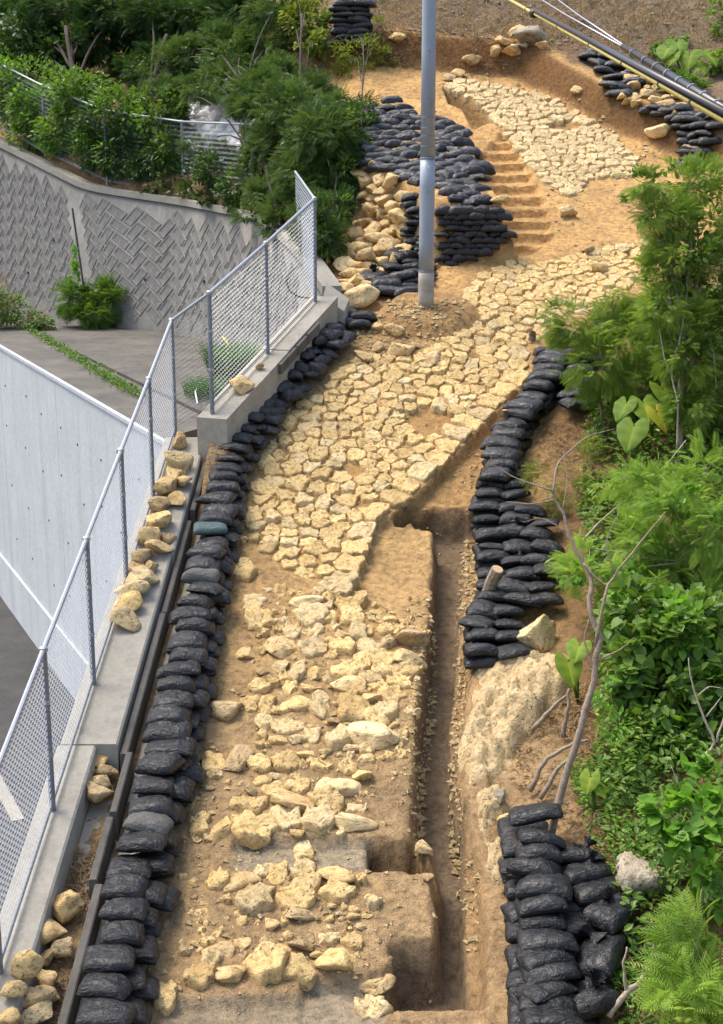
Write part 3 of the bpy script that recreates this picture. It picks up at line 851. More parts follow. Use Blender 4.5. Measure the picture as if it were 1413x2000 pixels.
_sid = [0]
def stone_mesh(P, h, deep=0.10, k=20, tilt=None, rough=1.0, use_g=False, dome=0.25):
    """a stone of outline P (world XY) whose top stands h above the land; returns mesh and its origin"""
    _sid[0] += 1; sd_ = _sid[0] * 7.3
    X, Y = ring_pts(P, k)
    cx, cy = X.mean(), Y.mean()
    size = math.sqrt(max(1e-4, 0.5 * abs(np.dot(X, np.roll(Y, 1)) - np.dot(Y, np.roll(X, 1)))))
    tx, ty = tilt if tilt else (random.gauss(0, 0.06), random.gauss(0, 0.06))
    rings = []
    wob = lambda a: 1 + a * rough
    a_ = np.arange(k) / k * 2 * math.pi
    for sc_, z_, j_ in ((0.90, -deep, .05), (1.0, -0.15 * h, .10), (1.0, 0.55 * h, .12), (0.965, 0.90 * h, .12), (0.90, 1.0 * h, .12), (0.64, h * (1 + .08 * dome), .12), (0.32, h * (1 + .14 * dome), .14)):
        rr = sc_ * (1 + j_ * rough * 2 * fbm(np.cos(a_) * 3.2 + sd_, np.sin(a_) * 3.2 + z_ * 3, 3, 3))
        x = cx + (X - cx) * rr; y = cy + (Y - cy) * rr
        z = z_ + (x - cx) * tx + (y - cy) * ty
        if z_ > 0.3 * h:
            z = z + rough * (0.030 * fbm(x * 7 + sd_, y * 7, 9, 3) + 0.024 * fbm(x * 21, y * 21 + sd_, 5, 2))
        rings.append((x, y, z))
    ctr = (cx, cy, h * (1 + .22 * dome) + rough * 0.2 * h * vn(cx * 9 + sd_, cy * 9, 9))
    V = []
    z0 = zb1(cx, cy)
    gx_, gy_ = [max(-.6, min(.6, q)) for q in slope_at(cx, cy)]
    for (x, y, z) in rings:
        V += list(zip(x - cx, y - cy, z + gx_ * (x - cx) + gy_ * (y - cy)))
    V.append((0, 0, ctr[2]))
    Fc = []
    nr = len(rings)
    for r in range(nr - 1):
        for i in range(k):
            j = (i + 1) % k; Fc.append((r * k + i, r * k + j, (r + 1) * k + j, (r + 1) * k + i))
    for i in range(k): Fc.append(((nr - 1) * k + i, (nr - 1) * k + (i + 1) % k, nr * k))
    return py_mesh('stone', V, Fc, True), Vector((cx, cy, z0))

def ccw(P):
    a = sum(P[i][0] * P[(i + 1) % len(P)][1] - P[(i + 1) % len(P)][0] * P[i][1] for i in range(len(P)))
    return P if a > 0 else P[::-1]

def blob(cx, cy, a, b, yaw=0.0, k=9, irr=0.22):
    P = []
    ex = random.uniform(1.9, 3.0)
    for i in range(k):
        th = 2 * math.pi * (i + random.uniform(-.25, .25)) / k
        c, s = math.cos(th), math.sin(th)
        r = (abs(c) ** ex + abs(s) ** ex) ** (-1 / ex) * (1 + random.uniform(-irr, irr))
        x, y = a * r * c, b * r * s
        P.append((cx + x * math.cos(yaw) - y * math.sin(yaw), cy + x * math.sin(yaw) + y * math.cos(yaw)))
    return ccw(P)

def clip_half(P, mx, my, nx_, ny_):
    out = []
    for i in range(len(P)):
        a, b = P[i], P[(i + 1) % len(P)]
        da = (a[0] - mx) * nx_ + (a[1] - my) * ny_; db = (b[0] - mx) * nx_ + (b[1] - my) * ny_
        if da <= 0: out.append(a)
        if (da < 0) != (db < 0):
            t = da / (da - db); out.append((a[0] + (b[0] - a[0]) * t, a[1] + (b[1] - a[1]) * t))
    return out

def paving_cells(poly, holes, smin, smax, edge=None, edge_w=0.16, edge_step=0.36, gap=0.008, stretch=1.15, tries=9000):
    pts = []
    if edge:
        L = [0]
        for a, b in zip(edge, edge[1:]): L.append(L[-1] + math.hypot(b[0] - a[0], b[1] - a[1]))
        s = 0.15
        while s < L[-1]:
            x = np.interp(s, L, [p[0] for p in edge]); y = np.interp(s, L, [p[1] for p in edge])
            x2 = np.interp(s + .1, L, [p[0] for p in edge]); y2 = np.interp(s + .1, L, [p[1] for p in edge])
            dx, dy = x2 - x, y2 - y; d = math.hypot(dx, dy) + 1e-9
            pts.append((x - dy / d * edge_w * EDGE_SIGN, y + dx / d * edge_w * EDGE_SIGN, 0.34)); s += edge_step * random.uniform(0.85, 1.25)
    xs = [p[0] for p in poly]; ys = [p[1] for p in poly]
    cx = RNG.uniform(min(xs), max(xs), tries); cy = RNG.uniform(min(ys), max(ys), tries)
    inside = (sdist(cx, cy, poly) < -0.09) & (sdist(cx, cy, BANK_POLY) > 0.10)
    for h in holes: inside &= sdist(cx, cy, h) > 0.06
    szf = fbm(cx * 0.8, cy * 0.8, 71) * 0.5 + 0.5
    for x, y, s_, ok in zip(cx, cy, szf, inside):
        if not ok: continue
        r = smin + (smax - smin) * min(1, max(0, 0.45 * s_ + 0.55 * random.random() ** 1.2))
        good = True
        for (a, b, q) in pts:
            if ((x - a) / stretch) ** 2 + (y - b) ** 2 < (0.5 * (r + q)) ** 2: good = False; break
        if good: pts.append((x, y, r))
    cells = []
    A = np.array([(p[0], p[1]) for p in pts]); Rr = np.array([p[2] for p in pts])
    for i, (x, y, r) in enumerate(pts):
        k0 = random.random()
        P = [(x + .86 * r * stretch * math.cos(2 * math.pi * (k + k0) / 11) * random.uniform(.88, 1.08), y + .86 * r * math.sin(2 * math.pi * (k + k0) / 11) * random.uniform(.88, 1.08)) for k in range(11)]
        d = np.hypot(A[:, 0] - x, A[:, 1] - y)
        for j in np.argsort(d)[1:16]:
            if d[j] > 1.3: break
            w = Rr[i] / (Rr[i] + Rr[j]); w = 0.5 + (w - 0.5) * 0.6
            ux, uy = (A[j] - A[i]) / d[j]
            g = gap * random.uniform(0.4, 1.9)
            P = clip_half(P, x + ux * (d[j] * w - g), y + uy * (d[j] * w - g), ux, uy)
            if len(P) < 3: break
        if edge and len(P) >= 3:
            for (ax, ay), (bx, by) in zip(edge, edge[1:]):
                ex, ey = bx - ax, by - ay; l2 = ex * ex + ey * ey
                t_ = ((x - ax) * ex + (y - ay) * ey) / l2
                if -.15 < t_ < 1.15:
                    l = math.sqrt(l2); nx_, ny_ = -ey / l * EDGE_SIGN, ex / l * EDGE_SIGN
                    if abs((x - ax) * nx_ + (y - ay) * ny_) < .5: P = clip_half(P, ax, ay, -nx_, -ny_)
                    if len(P) < 3: break
        if len(P) >= 3:
            ar = abs(sum(P[i][0] * P[(i + 1) % len(P)][1] - P[(i + 1) % len(P)][0] * P[i][1] for i in range(len(P)))) / 2
            if ar > 0.006: cells.append((ar, ccw(P)))
    return cells

def rag(P):
    """split long edges and push the new points in or out a little"""
    cx = sum(p[0] for p in P) / len(P); cy = sum(p[1] for p in P) / len(P); Q = []
    for i in range(len(P)):
        a, b = P[i], P[(i + 1) % len(P)]; Q.append(a)
        l = math.hypot(b[0] - a[0], b[1] - a[1])
        if l > 0.07:
            k = random.uniform(-.24, .05) * min(1, l / .15); t_ = random.uniform(.35, .65)
            mx, my = a[0] + (b[0] - a[0]) * t_, a[1] + (b[1] - a[1]) * t_
            Q.append((mx + (mx - cx) * k, my + (my - cy) * k))
    return Q

def lay_paving(name, label, cells, mat_, hmin, hmax, cap=300):
    root = empty(name, G(*label[1])); tag(root, label[0], 'stone paving'); root['kind'] = 'thing'
    ro = Vector(root.location)
    # nearest and largest first
    cells = sorted(cells, key=lambda c: -c[0] * scale_at((c[1][0][0], c[1][0][1], zb1(*c[1][0]))) ** 2)
    rest = []
    for n, (ar, P) in enumerate(cells):
        P = chaikin(rag(P), 1)
        h = random.uniform(hmin, hmax) * (0.75 + 0.5 * min(1, ar / 0.1))
        me, org = stone_mesh(P, h, rough=random.uniform(1.0, 1.9), dome=random.uniform(-.3, .5))
        if n < cap:
            put('stone', me, mat_ if random.random() < .8 else STONE_PALE, root, org - ro)
        else: rest.append((me, org))
    if rest:
        VV, FF = [], []
        for me, org in rest:
            o = len(VV); VV += [v.co + org - ro for v in me.vertices]; FF += [tuple(i + o for i in p.vertices) for p in me.polygons]
        tag(put('stones', py_mesh('stones', VV, FF, True), mat_, root), kind='stuff')
    return len(cells)

EDGE_SIGN = -1.0
mid_edge = PXY([(1035, 740), (960, 814), (880, 894), (800, 977), (755, 1007), (735, 1034), (715, 1092), (688, 1154)])
cells_mid = paving_cells(PAVE_MID, HOLES, 0.09, 0.275, mid_edge, tries=20000)
n_mid = lay_paving('stone_paving', ('long stretch of tightly laid cream limestone paving below the utility pole', (760, 850)), cells_mid, STONE, 0.018, 0.042)
cells_up = paving_cells(PAVE_UP, HOLES, 0.10, 0.275, tries=20000)
n_up = lay_paving('stone_paving', ('upper stretch of pale limestone paving beside the earth steps', (1090, 280)), cells_up, STONE_PALE, 0.028, 0.06)

# loose lumps: fourteen kinds of lump shared by all
LS = 0.13        # lumps are modelled at about their real radius
def lump(seed, flat=0.75, sub=2):
    import bmesh
    bm = bmesh.new(); bmesh.ops.create_icosphere(bm, subdivisions=sub + 1, radius=1)
    rs = random.Random(seed)
    planes = [(Vector((rs.gauss(0, 1), rs.gauss(0, 1), rs.gauss(0, 1))).normalized(), rs.uniform(.42, .8)) for _ in range(11)]
    for v in bm.verts:
        p = v.co.copy()
        for n, d in planes:
            e = p.dot(n) - d
            if e > 0: p -= n * e * 0.95
        q = p.normalized() * 2
        r = 1 + 0.12 * float(fbm(np.array(q.x * 1.3 + seed), np.array(q.y * 1.3 + q.z), seed, 4)) + 0.12 * float(fbm(np.array(q.z * 4 + seed), np.array(q.x * 5 - q.y * 4), seed + 3, 2))
        v.co = Vector((p.x * r, p.y * r * .85, p.z * r * flat)) * LS
    me = bpy.data.meshes.new('lump'); bm.to_mesh(me); bm.free()
    me.polygons.foreach_set('use_smooth', [True] * len(me.polygons))
    return me
LUMPS = {}
STONE_DUSTY = m_stone('dusty_limestone', (0.58, 0.44, 0.25), (0.42, 0.29, 0.15), (0.15, 0.09, 0.045), 0.6)
def lump_of(mat_, i):
    key = (mat_.name, i % 14)
    if key not in LUMPS:
        me = lump(i % 14 + 1); me.materials.append(mat_); LUMPS[key] = me
    return LUMPS[key]

LOWER = """474,1116,46,38 495,1177,44,28 508,1210,46,32 467,1057,24,20 553,1195,16,16 605,1203,58,40 598,1175,50,20 609,1233,42,20 571,1235,32,30 676,1180,40,24 694,1157,40,28
648,1205,28,28 687,1205,44,28 699,1235,40,34 667,1237,24,24 718,1230,22,28 755,1228,32,28 551,1266,48,34 610,1268,54,32 669,1262,50,36 720,1262,46,24 756,1254,32,24 800,1241,54,40
481,1275,32,20 547,1301,28,24 591,1292,18,18 624,1291,22,15 582,1314,34,36 615,1316,32,38 678,1310,54,28 710,1291,36,34 750,1277,44,22 750,1301,40,34 798,1282,54,36 796,1305,54,30
724,1323,42,26 554,1320,18,16 506,1340,34,28 536,1332,22,20 566,1340,38,24 604,1346,32,22 626,1346,14,14 637,1327,16,16 683,1337,54,30 741,1340,34,14 780,1328,54,30 446,1379,60,36
490,1372,28,36 521,1375,32,40 572,1377,46,30 544,1385,18,24 622,1377,44,40 678,1360,44,26 692,1388,68,44 724,1358,40,28 768,1360,52,32 756,1390,46,36 733,1407,44,28 517,1411,26,32
565,1420,58,28 607,1411,18,22 655,1409,18,16 549,1445,28,20 582,1445,26,24 611,1437,30,28 660,1439,46,40 715,1436,80,40 378,1492,22,24 416,1484,44,44 463,1479,44,52 508,1492,52,32
559,1484,50,36 605,1475,36,22 625,1494,42,20 595,1495,16,14 678,1499,36,22 708,1509,34,36 711,1482,36,20 496,1539,32,34 513,1525,28,24 538,1541,46,38 585,1534,42,32 538,1513,24,12
579,1515,22,12 557,1520,14,12 667,1532,66,46 563,1564,78,28 485,1577,66,22 497,1559,30,16 643,1566,64,46 696,1579,34,12 390,1610,42,38 386,1633,20,16 434,1615,48,44 496,1615,76,50
559,1597,62,42 623,1603,60,46 689,1605,66,36 411,1635,18,18 667,1626,18,14 595,1645,34,36 602,1672,20,16 584,1626,26,10 426,1719,46,40 469,1721,50,32 511,1702,30,20 543,1704,40,34
596,1702,46,28 654,1708,60,28 499,1752,68,52 586,1742,80,56 658,1740,64,34 586,1784,50,30 530,1799,26,24 556,1799,20,14 644,1793,16,18 728,1759,30,34 834,1714,20,22 356,1711,18,16
322,1938,48,56 390,1906,54,42 450,1895,58,46 517,1883,62,66 588,1889,72,50 664,1870,64,52 647,1832,38,22 692,1836,44,32 412,1870,32,30 435,1851,40,30 407,1842,24,22 471,1840,30,24
477,1864,20,22 524,1838,28,28 550,1853,28,20 590,1845,38,22 620,1862,18,14 361,1855,22,18 384,1842,22,14 734,1895,46,48 726,1953,62,40 564,1828,20,14 607,1830,16,16
640,1185,22,16 655,1225,18,16 735,1212,22,16 775,1225,26,20 640,1250,20,14 648,1280,22,18 700,1315,16,14 650,1340,14,24 660,1372,16,20 716,1345,18,16 745,1360,14,16 600,1455,16,10
470,1500,16,10 690,1460,24,16 745,1480,16,10 718,1465,30,16"""
sroot = empty('stone_steps', G(570, 1500)); sroot['kind'] = 'thing'
tag(sroot, 'broken rows of cream limestone step stones on the lower brown earth slope', 'stone steps')
ro = Vector(sroot.location)
random.seed(21)
SMALL = []
occ = [[float(t_) for t_ in q.split(',')] for q in LOWER.split()]
for _ in range(2600):
    x, y = random.uniform(500, 835), random.uniform(1150, 1480)
    if random.random() < .18: x, y = random.uniform(370, 720), random.uniform(1480, 1880)
    if 1622 < y < 1704: continue
    w = random.uniform(10, 24)
    lim = 560 + (y - 1150) * -.1
    if y < 1480 and (x < lim + random.uniform(-60, 60) or x > np.interp(y, [1150, 1215, 1320, 1450], [705, 835, 820, 790])): continue
    if all(abs(x - o_[0]) > .46 * (o_[2] + w) or abs(y - o_[1]) > .46 * (o_[3] + w * .7) for o_ in occ):
        occ.append([x, y, w, w * .7]); SMALL.append('%.0f,%.0f,%.0f,%.0f' % (x, y, w, w * .7))
    if len(SMALL) >= 130: break
for q in LOWER.split() + SMALL:
    x, y, w, h = [float(t_) for t_ in q.split(',')]
    g = G(x, y + 0.12 * h); s = scale_at(g)
    sx, sy = slope_at(g.x, g.y)
    dep = math.atan2(-g.z, g.y); sa = math.sin(dep + math.atan(sy))
    a = w / s / 2 * 1.13; b = max(0.62 * a, min(1.35 * a, 0.92 * h / s / sa / 2))
    P = blob(g.x, g.y, a, b, random.uniform(-.12, .12), random.choice((7, 8, 9, 10)), .26)
    if random.random() < .5: P = chaikin(P, 1)
    hh = min(0.085, 0.26 * min(a, b) * 2) * random.uniform(.7, 1.15)
    dg = zg(g.x, g.y) - zb1(g.x, g.y)
    dg = 0 if dg > -0.05 else dg
    if random.random() < .42:
        m_ = random.choice((STONE, STONE, STONE_PALE, STONE_ORANGE, STONE_DUSTY))
        zt = hh * random.uniform(.9, 1.3); rz = .85 * min(a, b)
        put('stone', lump_of(m_, random.randrange(14)), None, sroot, Vector((g.x, g.y, zb1(g.x, g.y) + dg + zt - rz * .62)) - ro, (random.gauss(0, .12) + math.atan(sy) * .8, random.gauss(0, .12), random.choice((0, math.pi)) + random.gauss(0, .3)), (1.55 * a / LS, 1.75 * max(b, .72 * a) / LS, 1.3 * rz / LS))
        continue
    me, org = stone_mesh(P, hh, 0.08, rough=random.uniform(1.6, 2.6), dome=random.uniform(-.2, .5))
    put('stone', me, STONE if random.random() < .7 else STONE_PALE, sroot, org - ro + Vector((0, 0, dg)))

def loose(name, x, y, w, h, base, mat_, label, cat, group=None, lift=0.32, tall=0.9):
    if mat_ is STONE: mat_ = random.choice((STONE, STONE, STONE_ORANGE, STONE_PALE, STONE_DUSTY))
    """base: point on whatever carries the stone"""
    s = scale_at(base); a = w / s / 2 * 1.72; c = max(0.6 * a, min(1.1 * a, 1.25 * h / s / 2)) * tall * 1.25
    o = put(name, lump_of(mat_, random.randrange(14)), None, None, (base.x, base.y, base.z + c * lift * 1.6), (random.uniform(-.3, .3), random.uniform(-.3, .3), random.uniform(0, 6.3)), (a / LS, a / LS * random.uniform(.85, 1.15), c / LS))
    return tag(o, label, cat, group)

surf_w1 = lambda X, Y: w1z(Y) + 0 * X
WALLST = [(352, 867, 28, 36), (347, 906, 50, 52), (343, 930, 36, 20), (326, 955, 48, 34), (360, 944, 28, 26), (312, 989, 36, 36), (345, 980, 32, 30), (308, 1025, 44, 40), (287, 1050, 40, 44), (328, 1052, 24, 20),
          (314, 1075, 36, 30), (278, 1090, 40, 32), (293, 1113, 30, 24), (263, 1115, 30, 20), (281, 1135, 50, 34), (250, 1142, 20, 18), (257, 1161, 46, 22), (253, 1184, 48, 26), (242, 1214, 50, 36)][::-1]
for i, (x, y, w, h) in enumerate(WALLST):
    loose('limestone_lump', x, y, w, h, G(x, y + .22 * h, 0, surf_w1), STONE, 'limestone lump on the wide fence wall, %s from the lower end of its line' % nth(i + 1), 'stone', 'stones lined up on the fence wall')
for i, (x, y, w, h) in enumerate([(17, 1989, 34, 30), (27, 1939, 34, 46), (50, 1890, 44, 52)]):
    loose('limestone_lump', x, y, w, h, G(x, y + .2 * h, 0, surf_w1), STONE, ['lowest', 'middle', 'highest'][i] + ' of three limestone lumps on the narrow fence wall', 'stone', 'stones on the narrow fence wall')
for i, (x, y, w, h) in enumerate([(77, 1987, 46, 24), (81, 1953, 52, 28), (97, 1917, 38, 46), (93, 1874, 26, 34), (119, 1854, 40, 42), (104, 1827, 44, 52), (126, 1780, 52, 52), (144, 1755, 26, 18)]):
    loose('limestone_lump', x, y, w, h, G(x, y + .2 * h, -0.26, surf_w1), STONE, 'limestone lump in the lower gutter trough, %s from the photo\'s bottom edge' % nth(i + 1), 'stone', 'stones in the lower trough')
for i, (x, y, w, h) in enumerate([(187, 1553, 50, 26), (198, 1534, 42, 26), (179, 1510, 18, 32), (206, 1510, 36, 28), (195, 1492, 32, 20)]):
    loose('limestone_lump', x, y, w, h, G(x, y + .2 * h, -0.24, surf_w1), STONE, 'limestone lump heaped at the trough head, %s counting upward' % nth(i + 1), 'stone', 'stones at the head of the trough')
sw2 = lambda X, Y: w2z(np.clip(((X - w2a.x) * d2.x + (Y - w2a.y) * d2.y) / (w2b - w2a).length, -.2, 1.2))
loose('limestone_lump', 470, 756, 36, 34, G(470, 764, 0, sw2), STONE, 'single limestone lump on the upper sloping footing wall', 'stone')
loose('limestone_chip', 508, 718, 15, 18, G(508, 722, 0, sw2), STONE_PALE, 'small pale stone chip further up the sloping footing wall', 'stone')

# heap of rubble between the shrubs and the sandbag mound
HEAP = [(700, 345), (760, 345), (800, 400), (805, 470), (790, 510), (745, 540), (720, 590), (690, 600), (662, 552), (660, 515), (690, 470), (712, 410)]
hpx = np.array(HEAP, float); pts = []
for _ in range(1200):
    x = random.uniform(655, 810); y = random.uniform(340, 605)
    if not poly_in(np.array([x]), np.array([y]), HEAP)[0]: continue
    w = random.uniform(20, 46)
    if all(math.hypot((x - a), (y - b) * 1.5) > 0.30 * (w + c) for a, b, c in pts): pts.append((x, y, w))
for x, y, w in sorted(pts, key=lambda q: q[1]):
    loose('rubble_stone', x, y, w, w * .72, G(x, y + 6), STONE_ORANGE if random.random() < .8 else STONE, 'tan limestone rubble stone in the heap left of the pole', 'stone', 'rubble heap beside the sandbag mound', 0.2, 1.0)
loose('flat_stone', 697, 588, 54, 40, G(697, 596), STONE_PALE, 'large flat cream stone at the foot of the rubble heap', 'stone')
pts = []
for _ in range(300):
    x = random.uniform(1215, 1345); y = 165 + (x - 1215) * 0.25 + random.uniform(-16, 34)
    w = random.uniform(16, 30)
    if all(math.hypot(x - a, (y - b) * 1.6) > .42 * (w + c) for a, b, c in pts): pts.append((x, y, w))
for x, y, w in pts:
    loose('rubble_stone', x, y, w, w * .7, G(x, y + 4), STONE_ORANGE, 'tan rubble stone between the two sandbag stacks on the upper right bank', 'stone', 'rubble on the upper right bank', 0.25)
SINGLES = [(1010, 62, 40, 30, STONE_ORANGE, 'tan rock up the slope from the grey hillside boulder'), (985, 82, 28, 20, STONE_ORANGE, 'rounded tan rock further left of the grey hillside boulder'), (1062, 92, 24, 20, STONE_ORANGE, 'tan rock at the right foot of the grey hillside boulder'), (925, 120, 26, 14, STONE_ORANGE, 'lone tan rock on the brown bank right of the pole'), (775, 75, 26, 20, STONE, 'pale rock on the hillside left of the pole'), (1042, 76, 56, 46, ROCK_GREY, 'grey pitted boulder on the bare brown hillside'), (1000, 104, 34, 18, STONE_ORANGE, 'flat tan stone below the grey hillside boulder'), (968, 104, 26, 14, STONE_ORANGE, 'small tan stone left of the grey hillside boulder'),
           (1022, 90, 22, 18, ROCK_GREY, 'small grey rock touching the grey hillside boulder'), (893, 146, 24, 22, STONE, 'cream stone at the head of the upper paving'), (878, 152, 18, 18, STONE, 'smaller cream stone at the head of the upper paving'),
           (1125, 175, 20, 16, STONE_ORANGE, 'ochre stone on the red cut bank'), (1290, 258, 40, 30, STONE_PALE, 'pale boulder in the bank beside the upper right sandbags'), (1150, 488, 22, 22, STONE, 'upright cream stone alone on the bare earth above the paving'),
           (1215, 487, 28, 14, STONE_PALE, 'flat pale stone at the top edge of the lower paving'), (1170, 524, 30, 16, STONE, 'cream stone lying loose above the lower paving'), (1105, 418, 32, 22, STONE, 'cream stone at the foot of the earth steps'),
           (775, 652, 32, 16, STONE, 'cream stone on the spoil mound at the pole foot'), (735, 640, 22, 24, STONE_ORANGE, 'tan stone left of the pole on the spoil'), (712, 695, 32, 26, STONE_ORANGE, 'tan boulder at the left corner of the paving'),
           (738, 678, 24, 18, STONE_ORANGE, 'small tan boulder by the left corner of the paving'), (780, 685, 44, 24, STONE, 'broad stone at the upper edge of the paving below the pole'), (812, 675, 20, 16, STONE, 'small stone at the upper edge of the paving below the pole'),
           (828, 1676, 36, 30, STONE_ORANGE, 'round tan stone in the trench corner below the earth block'), (826, 1650, 34, 24, STONE_ORANGE, 'tan stone upon the round stone in the trench corner'),
           (845, 700, 30, 12, STONE, 'flat chip by the post hole in the paving'), (1355, 292, 34, 26, ROCK_GREY, 'grey boulder among the upper right sandbags'), (950, 430, 20, 14, STONE_ORANGE, 'tan stone left of the lowest earth steps'),
           (975, 395, 24, 16, STONE, 'cream stone on the middle earth step'), (945, 300, 22, 16, STONE, 'cream stone on a higher earth step')]
for x, y, w, h, m_, lab in SINGLES:
    g = G(x, y + .2 * h); g.z = max(zg(g.x, g.y), g.z - 0.5)
    loose('boulder' if w > 30 else 'loose_stone', x, y, w, h, g, m_, lab, 'stone', None, 0.2)

# big rock outcrop beside the trench, and two boulders
def outcrop(name, P, hfun, mat_, label, cat, step=0.035, seed=1, depth=0.3):
    xs = [p[0] for p in P]; ys = [p[1] for p in P]
    ax = np.arange(min(xs) - .05, max(xs) + .05, step); ay = np.arange(min(ys) - .05, max(ys) + .05, step)
    X, Y = np.meshgrid(ax, ay)
    s = sdist(X, Y, P) + 0.10 * fbm(X * 3, Y * 3, seed, 3)
    H = hfun(X, Y) * sstep(0.02, -0.22, s) - depth * sstep(-0.02, 0.08, s)
    ridg = 0.5 - np.abs(fbm(X * 2.4, Y * 2.4, seed + 5, 4))
    H = H + sstep(0.0, -0.1, s) * (0.26 * fbm(X * 2.3, Y * 2.3, seed + 9, 5) + 0.05 * fbm(X * 9, Y * 9, seed + 2, 3) + 0.08 * ridg - 0.10 * sstep(.45, .5, ridg))
    H = np.where(H > 0, .45 * H + .55 * np.round((H + .04 * fbm(X * 5, Y * 5, seed + 4, 2)) / .075) * .075, H) + .012 * fbm(X * 14, Y * 14, seed + 6, 2)
    Z = zb(X, Y) + H
    cx, cy = X.mean(), Y.mean(); z0 = zb1(cx, cy)
    V = np.stack([X - cx, Y - cy, Z - z0], -1).reshape(-1, 3)
    idx = np.arange(X.size).reshape(X.shape)
    q = np.stack([idx[:-1, :-1], idx[:-1, 1:], idx[1:, 1:], idx[1:, :-1]], -1).reshape(-1, 4)
    keep = (s.reshape(-1)[q] < 0.09).any(1)
    return tag(put(name, arr_mesh(name, V, q[keep], smooth=True), mat_, None, (cx, cy, z0)), label, cat)
outcrop('rock_outcrop', PXY([(928, 1300), (1000, 1283), (1105, 1290), (1120, 1350), (1050, 1420), (1010, 1480), (955, 1545), (912, 1535), (905, 1430), (922, 1345)]), lambda X, Y: 0.17 + 0 * X, OUTCROP,
        'broad pale limestone outcrop at the right edge of the trench', 'rock', seed=3)
outcrop('rock_outcrop', PXY([(935, 1535), (1000, 1540), (1003, 1640), (992, 1735), (965, 1725), (945, 1650), (928, 1595)]), lambda X, Y: 0.09 + 0 * X, OUTCROP, 'thin broken rock vein between trench and lower right sandbags', 'rock', 0.03, 8)
def boulder(name, px, py, w, h, d, mat_, label, seed, lift=0.25, rot=0.0, sc=(1, 1, 1)):
    g = G(px, py + .3 * h); s = scale_at(g)
    me = lump(seed, 1.0, 3); me.materials.append(mat_)
    return tag(put(name, me, None, None, (g.x, g.y, g.z + lift * h / s), (0.1, 0.1, rot), (w / s / 2 / LS, d / LS, h / s / 2 / LS)), label, 'rock')
boulder('boulder', 1050, 1235, 120, 105, 0.30, STONE_PALE, 'angular beige boulder wedged among the right-hand sandbags', 23, 0.2, 0.5)
boulder('boulder', 1252, 1690, 110, 150, 0.35, ROCK_GREY, 'grey weathered rock half hidden by bright green leaves', 31, 0.1, 0.3)
boulder('boulder', 975, 1560, 40, 60, 0.12, ROCK_GREY, 'small grey rock under the lower end of the outcrop', 37, 0.2)
boulder('boulder', 985, 1600, 44, 40, 0.12, STONE, 'small tan rock just left of the lower right sandbags', 41, 0.15)

# gravel strewn over the diggings (far too many to count)
tv = np.array([(1, 0, 0), (-.5, .8, 0), (-.5, -.8, 0), (0.1, 0.1, .7), (0, 0, -.5)], float)
tf = np.array([(0, 1, 3), (1, 2, 3), (2, 0, 3), (1, 0, 4), (2, 1, 4), (0, 2, 4)])
def scatter(n, poly_px, smin, smax, dens=None, power=3.0):
    P = PXY(poly_px); xs = [p[0] for p in P]; ys = [p[1] for p in P]
    out = []
    X = RNG.uniform(min(xs), max(xs), n); Y = RNG.uniform(min(ys), max(ys), n)
    ok = poly_in(X, Y, P)
    if dens: ok &= (fbm(X * 1.5, Y * 1.5, 91) + RNG.uniform(-.5, .5, n)) > dens
    for x, y in zip(X[ok], Y[ok]):
        out.append((x, y, zg(x, y), smin + (smax - smin) * random.random() ** power))
    return out
def gravel(name, spots, mat_, label):
    n = len(spots); S = np.array(spots)
    A = RNG.uniform(0, 6.28, n); c, s = np.cos(A), np.sin(A)
    V = np.repeat(tv[None], n, 0) * RNG.uniform(.6, 1.2, (n, 5, 3)) * S[:, 3][:, None, None]
    x = V[..., 0] * c[:, None] - V[..., 1] * s[:, None]; y = V[..., 0] * s[:, None] + V[..., 1] * c[:, None]
    V = np.stack([x + S[:, 0:1], y + S[:, 1:2], V[..., 2] + S[:, 2:3] + 0.15 * S[:, 3:4]], -1)
    Fc = (tf[None] + (np.arange(n) * 5)[:, None, None]).reshape(-1, 3)
    return tag(put(name, arr_mesh(name, V.reshape(-1, 3), Fc), mat_), label, 'gravel', None, 'stuff')
gr = scatter(2600, [(400, 1150), (840, 1150), (815, 1640), (850, 1700), (850, 1920), (270, 1990), (330, 1640)], 0.008, 0.05, 0.05)
gr += scatter(1600, [(900, 1000), (960, 1000), (930, 1200), (905, 1420), (905, 1560), (870, 1560), (885, 1330)], 0.01, 0.06, -0.3, 2)
gr += scatter(700, [(800, 1150), (850, 1150), (845, 1310), (830, 1440), (815, 1650), (850, 1700), (800, 1700), (805, 1420)], 0.01, 0.06, -0.2, 2)
gr += scatter(900, [(1040, 745), (975, 830), (950, 900), (930, 1010), (790, 1000), (880, 894)], 0.01, 0.055, -0.1, 2)
gr += scatter(900, [(1080, 350), (1300, 350), (1290, 480), (1000, 520), (1080, 470)], 0.01, 0.06, 0.05, 3)
gr += scatter(900, [(690, 610), (910, 610), (900, 660), (740, 700), (690, 710)], 0.015, 0.08, 0.0, 3)
gr += scatter(1500, [(840, 165), (1000, 160), (1130, 190), (1340, 320), (1280, 340), (1120, 230)], 0.015, 0.10, 0.0, 3)
gr += scatter(1200, [(500, 1100), (690, 1150), (760, 1000), (1030, 740), (900, 640), (690, 700), (510, 870)], 0.01, 0.035, -0.2, 2)
gr += scatter(700, [(1080, 400), (1000, 260), (900, 200), (960, 200), (1100, 360)], 0.015, 0.07, -0.1, 2)
gr += scatter(2600, [(905, 1010), (945, 1005), (935, 1170), (915, 1330), (902, 1420), (905, 1600), (940, 1700), (945, 1800), (915, 1800), (900, 1650), (878, 1500), (888, 1330), (900, 1170)], 0.012, 0.07, -0.45, 2.2)
